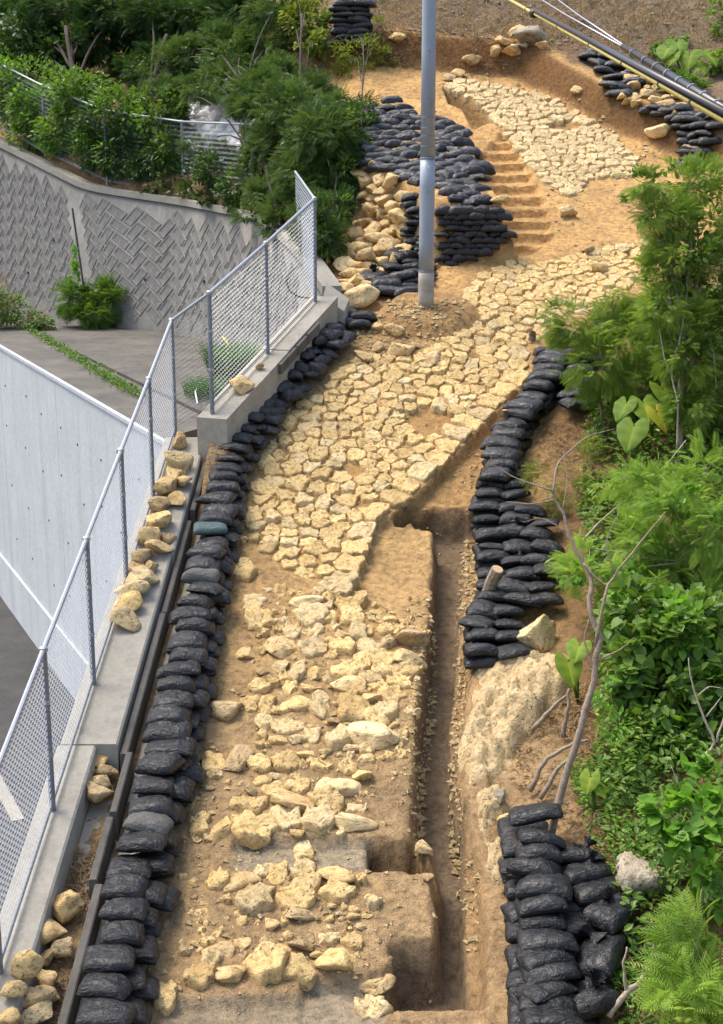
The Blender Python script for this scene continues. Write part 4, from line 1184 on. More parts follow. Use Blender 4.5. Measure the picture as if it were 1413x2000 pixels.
gr += scatter(900, [(838, 1150), (856, 1150), (850, 1310), (832, 1440), (820, 1650), (805, 1640), (818, 1420), (832, 1300)], 0.015, 0.07, -0.4, 1.8)
gravel('gravel', gr, STONE_PALE, 'small limestone chips strewn over the excavated earth')
gr = scatter(3000, [(640, 5), (1413, 5), (1413, 110), (1130, 110), (1000, 160), (760, 140)], 0.02, 0.11, 0.05, 4)
gravel('gravel', gr, ROCK_GREY, 'stones and clods scattered over the bare brown hillside')
# ------------------------------------------------------------------ sandbags
def bag_mesh(seed, tied=False):
    nu, nv_ = 19, 15
    u = np.sin(np.linspace(-1, 1, nu) * math.pi / 2 * .86) / math.sin(math.pi / 2 * .86); w = np.sin(np.linspace(-1, 1, nv_) * math.pi / 2 * .86) / math.sin(math.pi / 2 * .86)
    U, Wv = np.meshgrid(u, w, indexing='ij')
    rs = np.random.default_rng(seed)
    prof = (np.clip(1 - np.abs(U) ** 4.2, 0, 1) * np.clip(1 - np.abs(Wv) ** 4.0, 0, 1)) ** 0.40
    L, B, T = 0.265, 0.195 * rs.uniform(.92, 1.08), 0.092 * rs.uniform(.9, 1.12)
    bulge = 1 + 0.05 * np.cos(U * 2.2 + rs.uniform(-1, 1))
    cr = 0.16
    x = U * L * np.sqrt(1 - cr * np.abs(Wv) ** 3 / 2); y = Wv * B * np.sqrt(1 - cr * np.abs(U) ** 3 / 2) * bulge
    s = seed * 3.7
    wr = 0.020 * fbm(U * 1.2 + s, Wv * 4 + s, seed, 3) + 0.016 * fbm(U * 5 + s, Wv * 2.2, seed + 4, 2)
    fold = 0.012 * np.sin(Wv * 9 + 3 * fbm(U * 2, Wv * 2 + s, seed)) * np.abs(U) ** 3
    top = T * prof * (1 + 0.28 * fbm(U * 1.1 + s, Wv * 1.1, seed + 9, 2)) + (wr + fold) * np.clip(prof, .15, 1)
    bot = -T * prof * 0.75 + 0.3 * wr
    sag = 0.018 * fbm(U * .9 + s, Wv * .9, seed + 2, 2)
    e = 0.012 * np.abs(U) ** 6 * fbm(U * 3, Wv * 3 + s, seed)
    bend = -0.028 * rs.uniform(.2, 1.6) * U ** 2 + 0.012 * rs.normal() * U * Wv
    fl = rs.uniform(.0, .075) * np.clip((U - .72) / .28, 0, 1) ** 2 * (rs.random() < .7)
    x = x + fl; bend = bend - 0.35 * fl + 0.010 * (fl > 0.004) * np.sin(Wv * 7 + seed)
    top = top + bend; bot = bot + bend
    V1 = np.stack([x, y, top + sag + e], -1); V2 = np.stack([x, y, bot + sag + e - 0.004], -1)
    V = np.concatenate([V1.reshape(-1, 3), V2.reshape(-1, 3)])
    idx = np.arange(nu * nv_).reshape(nu, nv_); o = nu * nv_
    F1 = np.stack([idx[:-1, :-1], idx[1:, :-1], idx[1:, 1:], idx[:-1, 1:]], -1).reshape(-1, 4)
    F2 = F1[:, ::-1] + o
    b = np.concatenate([idx[0, :], idx[1:, -1], idx[-1, -2::-1], idx[-2:0:-1, 0]])
    b2 = np.roll(b, -1)
    F3 = np.stack([b2, b, b + o, b2 + o], -1)
    return V, np.concatenate([F1, F2, F3[:, ::-1]])
BAGS = [bag_mesh(k + 1) for k in range(14)]
_bm = {}
def bag_data(i, mat_):
    if (i, mat_.name) not in _bm:
        me = arr_mesh('sandbag', BAGS[i][0], BAGS[i][1], smooth=True); me.materials.append(mat_); _bm[(i, mat_.name)] = me
    return _bm[(i, mat_.name)]
def neck_mesh():
    """gathered, tied mouth of a sack"""
    V, Fc = [], []
    k = 14; prof = [(0.0, 0.10), (0.03, 0.062), (0.055, 0.028), (0.07, 0.024), (0.095, 0.045), (0.125, 0.062)]
    for i, (h, r) in enumerate(prof):
        for j in range(k):
            a = 2 * math.pi * j / k; q = r * (1 + (0.22 if j % 2 else -0.22)) 
            V.append((q * math.cos(a), q * math.sin(a), h + (0.012 if j % 3 == 0 and i > 4 else 0)))
    for i in range(len(prof) - 1):
        for j in range(k): Fc.append((i * k + j, i * k + (j + 1) % k, (i + 1) * k + (j + 1) % k, (i + 1) * k + j))
    me = py_mesh('tied_neck', V, Fc, True); me.materials.append(BAG); return me
NECK = neck_mesh()
bag_list = []     # (priority, loc, rot, scale, label, group, material, tied)
def bag(loc, yaw, pitch=0.0, roll=0.0, sc=1.0, label='', group='', mat_=None, pri=0.0, tied=False, zs=1.0):
    s_ = sc * random.uniform(.88, 1.10)
    bag_list.append([pri, Vector(loc), (roll, pitch, yaw), (s_, s_ * random.uniform(.9, 1.15), s_ * zs * random.uniform(.82, 1.18)), label, group, mat_ or BAG, tied])

def along(pts, step):
    L = [0]
    for a, b in zip(pts, pts[1:]): L.append(L[-1] + (b - a).length)
    s = 0; out = []
    while s < L[-1]:
        p = Vector([float(np.interp(s, L, [q[k] for q in pts])) for k in range(3)]); q2 = Vector([float(np.interp(s + .1, L, [q[k] for q in pts])) for k in range(3)])
        q1 = Vector([float(np.interp(s - .1, L, [q[k] for q in pts])) for k in range(3)])
        out.append((p, (q2 - q1).normalized())); s += step * random.uniform(.88, 1.12)
    return out

# the long row on the left: three courses
rowpx = [(188, 2040), (204, 1962), (220, 1850), (255, 1700), (294, 1560), (324, 1440), (346, 1330), (368, 1230), (392, 1130), (413, 1030), (436, 930), (456, 868), (484, 812)]
row = [G(x, y, 0.40) for x, y in rowpx]
top = along(row, 0.262)
for i, (p, d) in enumerate(top):
    yaw = math.atan2(d.y, d.x) - math.pi / 2
    sl = math.atan2(d.z, math.hypot(d.x, d.y))
    q = p + Vector((.02 + random.gauss(0, .028), 0, random.gauss(0, .014)))
    lab = 'black plastic sandbag on top of the long left row, %s counting up from the nearest' % nth(i + 1)
    m_ = BAG
    if i in (9, 25): m_ = BAG_GREY; lab = 'faded grey sandbag on top of the long left row, %s one' % ('nearer' if i == 9 else 'farther')
    if i == 29: m_ = BAG_TEAL; lab = 'teal tinted sandbag among the black ones of the long left row'
    bag(q, yaw + random.gauss(0, .13) + (math.pi if random.random() < .5 else 0), random.gauss(0, .06), (-0.10 + sl * 0.15) * 1 + random.gauss(0, .07), .78, lab, 'sandbags of the long left row', m_, 5)
for lay, (dz, dx) in enumerate(((-0.13, 0.075), (-0.26, 0.12))):
    for i, (p, d) in enumerate(along(row, 0.34)):
        yaw = math.atan2(d.y, d.x) - math.pi / 2
        q = p + d * 0.14 + Vector((dx + random.gauss(0, .02), 0, dz))
        bag(q, yaw + random.gauss(0, .08), random.gauss(0, .05), random.gauss(0, .05), .80, 'black sandbag in the %s course of the long left row, %s from the near end' % ('middle' if lay == 0 else 'bottom', nth(i + 1)), 'sandbags of the long left row', None, 3.2 - lay)
# along the upper footing wall: two courses
rowpx = [(492, 800), (530, 752), (575, 706), (620, 662), (655, 628)]
row2 = [G(x, y, 0.30) for x, y in rowpx]
for i, (p, d) in enumerate(along(row2, 0.27)):
    yaw = math.atan2(d.y, d.x) - math.pi / 2
    bag(p + Vector((random.gauss(0, .03), random.gauss(0, .02), random.gauss(0, .015))), yaw + random.gauss(0, .2), random.gauss(0, .08), random.gauss(0, .08), .95, 'black sandbag beside the upper footing wall, %s from the lower end' % nth(i + 1), 'sandbags along the upper footing wall', None, 4)
    bag(p + Vector((.17 + random.gauss(0, .03), -.06, -.15)), yaw + random.gauss(0, .2), random.gauss(0, .1), random.gauss(0, .08), .95, 'black sandbag in the lower course beside the upper footing wall, %s from below' % nth(i + 1), 'sandbags along the upper footing wall', None, 3.4)
for i, (x, y) in enumerate([(640, 640), (665, 612), (668, 630), (700, 632), (705, 618)]):
    bag(G(x, y, 0.1), random.gauss(0.1, .2), random.gauss(0, .06), 0, .9, 'black sandbag at the footing wall\'s top end by the hollow block, %s from left' % nth(i + 1), 'sandbags along the upper footing wall', None, 4)

# mound of sandbags behind the pole
mlab = 'black sandbag stacked on the big mound behind the utility pole'
SIL = [(705, 208), (760, 196), (830, 215), (890, 250), (925, 290), (945, 345), (940, 400), (948, 415), (893, 415), (880, 385), (845, 370), (800, 368), (790, 360), (745, 330), (690, 325), (680, 300), (690, 250)]
for r_, y in enumerate(np.arange(202, 420, 10.5)):
    for c_ in np.arange(668, 960, 33):
        x = c_ + (19 if r_ % 2 else 0) + random.uniform(-6, 6); yy = y + random.uniform(-3, 3)
        if not poly_in(np.array([x]), np.array([yy]), SIL)[0]: continue
        g = G(x, yy)
        wob = 0.10
        bag(g + Vector((0, 0.10, 0.0)), random.gauss(0, .40), random.gauss(0, wob), random.gauss(0.0, .12), .86, mlab, 'sandbags of the mound behind the pole', None, 1.5 + (y - 200) / 400, zs=1.35)
# neat front wall of the mound
zlo = G(882, 535).z; zhi = -0.80
for r_ in range(11):
    z = zlo + 0.05 + r_ * 0.102
    for c_ in range(8):
        X = 1.46 + (0.12 if r_ % 2 else 0) + c_ * 0.225; Y = 24.98 + r_ * 0.012
        if X > 2.50 + 0.025 * (10 - r_): continue
        gz = zlo + 0.03 + 0.42 * (X - 1.5)
        if z < gz: continue
        bag((X + random.gauss(0, .02), Y + random.gauss(0, .015), z), random.gauss(0, .05), random.gauss(0.0, .06), random.gauss(0, .06), (.50 if r_ < 9 else .62), 'black sandbag in the neat wall right of the pole, %s course up, %s from left' % (nth(r_ + 1), nth(c_ + 1)), 'sandbags of the neat wall right of the pole', None, 3, zs=1.45)
# column of bags going down left of the pole
k = 0
for y in np.arange(395, 600, 12.5):
    for x0 in (806, 832):
        if y < 470 and x0 == 832: continue
        x = x0 + random.uniform(-6, 6) - max(0, (y - 500)) * 0.12
        bag(G(x, y) + Vector((0, 0, 0.09)), random.gauss(0.1, .25), random.gauss(0, .12), random.gauss(0, .1), .66, 'black sandbag in the strip left of the pole, %s row down, %s side' % (nth(int((y - 395) / 12.5) + 1), 'left' if x0 == 806 else 'right'), 'sandbags beside the pole', None, 2.4)
for i, (x, y, yaw) in enumerate(sorted(((728, 553, .9), (752, 560, 0.1), (785, 555, -.1), (733, 580, .3), (762, 580, -.2), (770, 535, .5), (783, 512, .8), (755, 570, 0), (800, 585, 0)))):
    bag(G(x, y) + Vector((0, 0, 0.12)), yaw, random.gauss(0, .12), random.gauss(0, .1), .95, 'black sandbag lying loose at the foot of the rubble heap, %s from the left' % nth(i + 1), 'sandbags at the foot of the rubble', None, 3.5, tied=(x == 728))

# right-hand row, upper part
rp = [(1092, 690), (1078, 712), (1062, 742), (1035, 775), (1012, 810), (995, 842), (982, 880), (972, 920), (962, 950)]
for i, (p, d) in enumerate(along([G(x, y, 0.36) for x, y in rp], 0.265)):
    yaw = math.atan2(d.y, d.x) - math.pi / 2
    bag(p + Vector((random.gauss(0, .03), 0, random.gauss(0, .015))), yaw + random.gauss(0, .12), random.gauss(0, .06), random.gauss(-.08, .05), .90, 'black sandbag in the curved right-hand row, %s counting down from its top' % nth(i + 1), 'sandbags of the curved right-hand row', None, 4.5)
    for dz, dx in ((-.14, .05), (-.28, .02)):
        bag(p + Vector((dx + random.gauss(0, .03), .08, dz)), yaw + random.gauss(0, .15), random.gauss(0, .06), 0, .9, 'black sandbag in the %s course of the curved right-hand row, %s from its top end' % ('middle' if dz > -.2 else 'bottom', nth(i + 1)), 'sandbags of the curved right-hand row', None, 3.0 + dz)
for i, (x, y, yaw) in enumerate(sorted(((1105, 665, 0), (1125, 690, .3), (1130, 720, -.2), (1110, 740, 1.0), (1125, 770, .8), (1112, 700, .2), (1140, 750, .5), (1100, 655, -.2), (1075, 690, .1), (1150, 700, 0), (1205, 628, .1), (1215, 614, 0), (1190, 635, .2), (1130, 790, .4)), key=lambda q: q[1])):
    bag(G(x, y, 0.16), yaw + random.gauss(0, .1), random.gauss(0, .1), random.gauss(0, .1), 1.0, 'black sandbag under feathery branches right of the paving, %s counting downward' % nth(i + 1), 'sandbags under the feathery branches', None, 3.6)
# right-hand slope of bags beside the trench
for r_, y in enumerate(np.arange(942, 1285, 25)):
    xl = np.interp(y, [940, 1000, 1100, 1170, 1180, 1285], [955, 948, 968, 962, 942, 940]); xr2 = np.interp(y, [940, 1000, 1285], [1010, 1085, 1098])
    for c_, x in enumerate(np.arange(xl, xr2, 46)):
        if y > 1175 and 1010 < x < 1080: continue
        m_ = BAG
        bag(G(x + random.uniform(-8, 8) + (14 if r_ % 2 and c_ else 0), y + random.uniform(-5, 5), 0.20), random.gauss(0, .22), random.gauss(0, .09), random.gauss(-.12, .08), .74, 'black sandbag on the slope right of the trench, %s row down, %s from its left' % (nth(r_ + 1), nth(c_ + 1)), 'sandbags on the slope right of the trench', m_, 4.2, tied=(c_ == 1 and r_ in (4, 6)))
for y in np.arange(960, 1285, 24):
    xl = np.interp(y, [940, 1000, 1100, 1170, 1180, 1285], [955, 948, 968, 962, 942, 940])
    bag(G(xl + 4, y + 18, 0.05), random.gauss(.1, .15), random.gauss(0, .07), random.gauss(0, .07), .88, 'black sandbag at the trench edge of the right slope, %s counting downward' % nth(int((y - 960) / 24) + 1), 'sandbags on the slope right of the trench', None, 3.3)
# lower right stack
for i, (x, y) in enumerate([(1038, 1592), (1050, 1640), (1054, 1668), (1052, 1700), (1056, 1732), (1056, 1766), (1060, 1802), (1060, 1836), (1062, 1868), (1064, 1898), (1066, 1930), (1072, 1962), (1076, 1992), (1080, 2025)]):
    bag(G(x + random.uniform(-9, 9), y + random.uniform(-6, 6), 0.42 + random.gauss(0, .02)), random.gauss(.0, .24), random.gauss(0, .10), random.gauss(-.12, .10), random.uniform(.9, 1.08) * (.88 if i in (0, 4, 7, 11) else .80), 'black sandbag on top of the lower right stack, %s counting down from the highest' % nth(i + 1), 'sandbags of the lower right stack', None, 5)
for i, (x, y) in enumerate([(1008, 1650), (1010, 1700), (1015, 1740), (1018, 1780), (1022, 1820), (1025, 1870), (1028, 1910), (1030, 1950), (1032, 1990)]):
    for dz in (0.10, 0.24):
        bag(G(x + 14, y, dz), random.gauss(0, .15), random.gauss(0, .06), random.gauss(0, .06), .80, 'black sandbag in the %s course of the lower right stack, %s from its top end' % ('bottom' if dz < .2 else 'middle', nth(i + 1)), 'sandbags of the lower right stack', None, 3.4)
tl = ['tied black sandbag right of the lower right stack, beside the grey rock', 'tied black sandbag with gathered folds in the middle of the lower right spill', 'tied black sandbag lowest in the lower right spill', 'tied black sandbag nearest the photo bottom at lower right', 'tied black sandbag just right of the slender tree foot']
for i, (x, y, yaw) in enumerate([(1195, 1785, .8), (1140, 1705, .4), (1170, 1865, 1.1), (1140, 1955, .3), (1120, 1668, .0)]):
    bag(G(x, y, 0.18), yaw, random.gauss(0, .15), random.gauss(-.2, .1), .92, tl[i], 'tied sandbags of the lower right spill', None, 5, tied=True)
for i, (x, y, yaw) in enumerate(sorted([(1095, 1700, .5), (1120, 1765, 0), (1135, 1800, .2), (1110, 1810, .3), (1165, 1740, .3), (1110, 1740, -.2), (1100, 1990, .2), (1020, 1620, 0)], key=lambda q: q[1])):
    bag(G(x, y, 0.12), yaw, random.gauss(0, .12), random.gauss(0, .1), .95, 'black sandbag between the lower right stack and its tied spill, %s counting downward' % nth(i + 1), 'sandbags filling the lower right spill', None, 4)
# upper right bank
for rows_, lab, gp in (([(1150, 108), (1165, 120), (1180, 135), (1195, 152), (1210, 170), (1180, 112), (1200, 128), (1218, 148), (1228, 165), (1195, 165), (1215, 182), (1235, 140), (1165, 100), (1205, 180), (1235, 160)], 'black sandbag in the small stack under the yellow cable cover', 'sandbags under the yellow cable cover'),
                 ([(1265, 215), (1285, 212), (1305, 218), (1325, 215), (1345, 222), (1290, 222), (1315, 230), (1335, 235), (1355, 232), (1330, 248), (1350, 250), (1370, 245), (1338, 262), (1360, 262), (1380, 262), (1345, 275), (1365, 280), (1385, 275), (1345, 298), (1355, 310), (1345, 322), (1395, 225), (1375, 225), (1400, 245), (1390, 205), (1408, 215), (1368, 300)], 'black sandbag in the far right stack above the green tree', 'sandbags at the far right edge')):
    for x, y in rows_:
        bag(G(x + random.uniform(-3, 3), y + random.uniform(-2, 2), 0.08), random.gauss(-.35, .25), random.gauss(0, .1), random.gauss(0, .1), .85, lab, gp, None, 2.2)
# top left stack behind the trees, and the dark pile further left
for r_ in range(8):
    for c_ in range(2):
        b0 = G(688, 88)
        bag(b0 + Vector((-.28 + c_ * .42 + (.1 if r_ % 2 else 0), 0.02 * r_, .06 + r_ * .125)), random.gauss(0, .1), random.gauss(0, .05), 0, 1.0, 'black sandbag in the upright stack at the top behind the small tree', 'sandbags of the top upright stack', None, 2.0)
for i in range(16):
    bag(G(225 + i * 9 + random.uniform(-5, 5), 118 + (i % 4) * 11, 0.1), random.gauss(0, .3), random.gauss(0, .1), 0, .95, 'black sandbag in the dark pile behind the left trees', 'sandbags behind the left trees', None, 1.2)
# white sacks seen through the left trees
for i in range(48):
    r_, c_ = divmod(i, 8)
    x = 358 + c_ * 20 + (9 if r_ % 2 else 0) + random.uniform(-5, 5); y = 292 - r_ * 19 + random.uniform(-4, 4)
    p = G(x, y, 0.30)
    o = put('white_sack', bag_data(i % 14, BAG_WHITE), None, None, p, (random.gauss(.2, .25), random.gauss(0, .25), random.gauss(0, .5)), (.80, 1.05, 1.9))
    tag(o, 'white sack in the bright pile glimpsed behind the left trees', 'sack', 'white sacks behind the left trees')

bag_list.sort(key=lambda b: -b[0])
KEEP = 310
for b in bag_list[:KEEP]:
    pri, loc, rot, sc, lab, grp, m_, tied = b
    o = put('sandbag', bag_data(random.randrange(14), m_), None, None, loc, rot, sc)
    tag(o, lab, 'sandbag', grp)
    if tied: put('tied_neck', NECK, None, o, (0.10, 0.02, 0.05), (0.5, -0.4, random.uniform(0, 6)), (1.05, 1.05, 1.2))
VV, FF, n = [], [], 0
from mathutils import Euler
for b in bag_list[KEEP:]:
    pri, loc, rot, sc, lab, grp, m_, tied = b
    V, Fc = BAGS[random.randrange(14)]
    M = np.array(Euler(rot).to_matrix() @ Matrix.Diagonal(Vector(sc)))
    VV.append(V @ M.T + np.array(loc)); FF.append(Fc + n); n += len(V)
if VV:
    tag(put('sandbags', arr_mesh('sandbags', np.concatenate(VV), np.concatenate(FF), smooth=True), BAG), 'mass of further black sandbags in the far and hidden courses of the stacks', 'sandbags', None, 'stuff')
print('bags', len(bag_list), 'mid', n_mid, 'up', n_up)
# ------------------------------------------------------------------ utility pole, cables, small things
pole_y = pb_.y; pole_x = pb_.x
def pole_z(py):
    r = ray(832, py); return float(r[2] / r[1] * pole_y)
zp0 = zg(pole_x, pole_y) - 0.05
pole = empty('utility_pole', (pole_x, pole_y, zp0))
tag(pole, 'tall blue-grey steel utility pole standing in the spoil mound', 'pole')
def pr(z): return 0.126 - 0.0022 * (z - zp0)
def pseg(name, z0, z1, m_, k=1.0, par=pole):
    zz = np.linspace(z0, z1, 5)
    return put(name, py_mesh(name, *tube([(0, 0, z - zp0) for z in zz], [pr(z) * k for z in zz], 28), True), m_, par)
zs1, zs2 = pole_z(530), pole_z(309)
pseg('pole_foot', zp0, zs1, POLE_LOW, 1.03)
pseg('pole_section', zs1, zs2, POLE, 1.0)
up_ = pseg('pole_section', zs2, zs2 + 6.5, POLE, 0.965)
pseg('joint_ring', zs1 - .012, zs1 + .012, GALV_DARK, 1.045)
pseg('joint_ring', zs2 - .02, zs2 + .012, GALV_DARK, 1.03)
for y in (286, 266, 250, 229):
    z = pole_z(y); pseg('band', z - .006, z + .006, GALV_DARK, 0.978)
for y in (288, 192, 100, 375):
    z = pole_z(y) - zp0
    put('step_bolt', py_mesh('step_bolt', *tube([(0, -pr(z + zp0) * .9, z), (0.0, -pr(z + zp0) - .05, z + .005)], .012, 6)), GALV_DARK, pole)
z = pole_z(326) - zp0
put('marker_disc', py_mesh('marker_disc', *tube([(0, -pr(z + zp0) * .97, z), (0, -pr(z + zp0) - .006, z)], .030, 14)), WHITEP, pole)

def cable(name, label, pts, rad, m_, bands=(), bm_=BLACKP):
    root = put(name, py_mesh(name, *tube([p - pts[0] for p in pts], rad, 10), True), m_, None, pts[0])
    tag(root, label, 'cable')
    for t_ in bands:
        p = pts[0].lerp(pts[-1], t_); d = (pts[-1] - pts[0]).normalized() * 0.03
        put('band', py_mesh('band', *tube([p - d - pts[0], p + d - pts[0]], rad * 1.22, 10)), bm_, root)
    return root
A, B = D(975, -12, 31), D(1450, 254, 9.2)
A2, B2 = A + Vector((0, .02, .05)), B + Vector((0, .03, .052))
cable('cable_cover', 'yellow insulating cover on the overhead cable crossing the top right corner', [A, A.lerp(B, .5), B], 0.027, YELLOWP, [0.3, .52, .67, .78, .87, .93])
cable('cable_cover', 'black sleeve running just above the yellow cable cover at top right', [A2.lerp(B2, .36), A2.lerp(B2, .7), B2], 0.036, BLACKP, [])
jn = A.lerp(B, .36)
o = put('cable_joint', py_mesh('cable_joint', *tube([jn + (B - A).normalized() * s - jn for s in (-.22, -.12, -.10, .1, .12, .22)], [.06, .06, .075, .075, .06, .06], 12)), BLACKP, None, jn)
tag(o, 'lumpy black joint on the yellow cable cover', 'cable joint')
A3, B3 = D(1218, 92, 17), D(1450, 236, 9.2)
cable('cable_cover', 'thick black cable cover parallel to and right of the yellow one', [A3, A3.lerp(B3, .5), B3], 0.042, BLACKP, [.15, .3, .42, .53, .63, .72, .8, .88], GALV_DARK)
for k, (xa, ya) in enumerate(((1040, -12), (1075, -12))):
    a, b = D(xa, ya, 30), A3 + Vector((.0, 0, .02 * k))
    cable('overhead_wire', 'thin grey overhead wire, %s of the pair above the bare hillside' % ('left' if k == 0 else 'right'), [a, a.lerp(b, .5) - Vector((0, 0, .02)), b], 0.012, GALV)

def post(name, p0, p1, r0, r1, m_, label, cat, cut=None, sides=9):
    n = 5
    pts = [p0.lerp(p1, t_) - p0 + Vector((random.gauss(0, r0 * .08), random.gauss(0, r0 * .08), 0)) for t_ in np.linspace(0, 1, n)]
    o = put(name, py_mesh(name, *tube(pts, list(np.linspace(r0, r1, n) * RNG.uniform(.93, 1.07, n)), sides)), m_, None, p0)
    tag(o, label, cat)
    if cut is not None:
        d = (p1 - p0).normalized()
        put('cut_end', py_mesh('cut_end', *tube([pts[-1] - d * .002, pts[-1] + d * .006], r1 * .9, sides)), cut, o)
    return o
g = G(480, 872, .05); post('wooden_stake', g - Vector((0, 0, .2)), g + Vector((0.02, 0, .42)), .045, .042, WOOD, 'weathered wooden stake rising among the left sandbags', 'stake', WOOD_CUT)
g = G(425, 1232, 0); post('tree_stump', g - Vector((0, 0, .1)), g + Vector((-.03, 0, .20)), .085, .07, WOOD, 'dark splintered stump at the foot of the long left row', 'stump', WOOD_CUT)
g = G(950, 1165, .15); post('cut_log', g, D(972, 1112, (g.y * math.cos(PITCH) - g.z * math.sin(PITCH)) - .25), .085, .075, BARK, 'sawn log end sticking up beside the right sandbags', 'log', WOOD_CUT)
l_ = bpy.data.objects[bpy.data.objects.keys()[-1]]
g = G(1078, 700, .1); post('wooden_stake', g, g + Vector((0, 0, .32)), .055, .05, WOOD, 'dark stake stub above the curved right-hand row', 'stake', WOOD_CUT)
g = G(985, 858, .1); post('wooden_stake', g, g + Vector((0, 0, .42)), .05, .045, WOOD, 'reddish brown stake standing in the curved right-hand row', 'stake', WOOD_CUT)
g = G(308, 1738, .1); g2 = G(352, 1745, .06); post('root_stub', g, g2, .05, .03, WOOD, 'dark root stub poking out from the long left row', 'root')
g = G(563, 803, 0); post('marker_peg', g, g + Vector((0, 0, .26)), .035, .03, TWIG, 'pale upright peg on the earth beside the footing wall sandbags', 'peg')
g = G(1040, 664, .02); post('wooden_stake', g, g + Vector((0, 0, .14)), .06, .055, WOOD, 'short brown stub at the right edge of the paving', 'stake')
# cinder block with its three cells
g = G(655, 598, 0.0)
cb = []
L_, W_, H_ = .39, .15, .19
for x0, x1 in ((-.195, -.165), (-.08, -.05), (.05, .08), (.165, .195)): cb.append(box(x0, x1, -.045, .045, 0, H_))
cb += [box(-.195, .195, -.075, -.0455, 0, H_), box(-.195, .195, .0455, .075, 0, H_)]
tag(put('cinder_block', py_mesh('cinder_block', *join(cb)), CONC, None, g, (0.25, 0, 0.1)), 'grey hollow concrete block at the top end of the footing wall', 'block')
hp_ = [D(x, y, 22.9) for x, y in ((590, 515), (570, 530), (560, 548), (565, 568), (585, 580), (612, 583))]
tag(put('black_hose', py_mesh('black_hose', *tube([p - hp_[0] for p in hp_], .016, 7), True), BLACKP, None, hp_[0]), 'black hose curving behind the head of the mesh fence', 'hose')
p0, p1 = zplane(427, 645, WZ + .25), zplane(452, 680, WZ + .03)
post('yellow_bar', p0, p1, .03, .03, YELLOWP, 'yellow bar lying behind the mesh fence on the platform', 'bar')
hp_ = [zplane(x, y, WZ + .12) for x, y in ((400, 742), (388, 750), (382, 765), (386, 788))]
tag(put('white_pipe', py_mesh('white_pipe', *tube([p - hp_[0] for p in hp_], .014, 6), True), WHITEP, None, hp_[0]), 'thin white pipe curved behind the mesh fence', 'pipe')

# ------------------------------------------------------------------ plants
def frond_tpl(pairs=8, wid=0.13, plen=0.36):
    V, Fc = [], []
    def quad(a, b, c, d):
        o = len(V); V.extend([a, b, c, d]); Fc.append((o, o + 1, o + 2)); Fc.append((o, o + 2, o + 3))
    def zc(x): return 0.10 * x - 0.30 * x * x
    quad((0, -.006, 0), (.5, -.006, zc(.5)), (.5, .006, zc(.5)), (0, .006, 0)); quad((.5, -.006, zc(.5)), (1, -.003, zc(1)), (1, .003, zc(1)), (.5, .006, zc(.5)))
    for i in range(pairs):
        x = .16 + .84 * i / (pairs - 1)
        l = plen * (0.65 + 0.6 * math.sin(math.pi * (0.18 + .72 * i / (pairs - 1)))) 
        for s in (-1, 1):
            an = R(62 - 22 * i / pairs)
            dx, dy = math.cos(an), math.sin(an) * s
            w = wid * l * 1.2
            a = (x, 0, zc(x)); m = (x + dx * l * .5 - dy * w * .5 * s, dy * l * .5 + dx * w * .5 * s, zc(x) + .0)
            m2 = (x + dx * l * .5 + dy * w * .5 * s, dy * l * .5 - dx * w * .5 * s, zc(x) - .01); e = (x + dx * l, dy * l, zc(x) - .16 * l - .02)
            quad(a, m, e, m2)
    return np.array(V), np.array(Fc)
def leaf_tpl(w=0.42, heart=False):
    if heart:
        V = [(0, 0, 0), (-.12, .24, .03), (.12, .42, .05), (.5, .38, .02), (1, 0, -.12), (.5, -.38, .02), (.12, -.42, .05), (-.12, -.24, .03), (.42, 0, -.05)]
        Fc = [(0, 8, 1), (1, 8, 2), (2, 8, 3), (3, 8, 4), (4, 8, 5), (5, 8, 6), (6, 8, 7), (7, 8, 0)]
        return np.array(V, float), np.array(Fc)[:, ::-1]
    V = [(0, 0, 0), (.3, w * .5, .05), (.7, w * .42, .02), (1, 0, -.10), (.7, -w * .42, .02), (.3, -w * .5, .05), (.5, 0, -.03)]
    Fc = [(0, 6, 1), (1, 6, 2), (2, 6, 3), (3, 6, 4), (4, 6, 5), (5, 6, 0)]
    return np.array(V, float), np.array(Fc)[:, ::-1]
FROND, FROND_S, OVAL, NARROW, HEART = frond_tpl(), frond_tpl(6, .17, .4), leaf_tpl(.5), leaf_tpl(.24), leaf_tpl(heart=True)

def orient(n, outdir, upb, spread):
    """frames: x axis along the leaf, z axis its upper face"""
    d = outdir + RNG.normal(0, spread, (n, 3)); d[:, 2] -= 0.05
    d /= np.linalg.norm(d, axis=1, keepdims=True) + 1e-9
    u = np.array([0, 0, 1.0])[None] * upb + RNG.normal(0, .45, (n, 3)) + outdir * .35
    u -= d * (u * d).sum(1, keepdims=True); u /= np.linalg.norm(u, axis=1, keepdims=True) + 1e-9
    s = np.cross(u, d)
    return np.stack([d, s, u], -1)

def instances(tpl, M, loc, size, tint):
    V, Fc = tpl; n = len(loc)
    P = np.einsum('nij,vj->nvi', M, V) * size[:, None, None] + loc[:, None, :]
    return P.reshape(-1, 3), (Fc[None] + (np.arange(n) * len(V))[:, None, None]).reshape(-1, 3), np.repeat(tint, len(V))

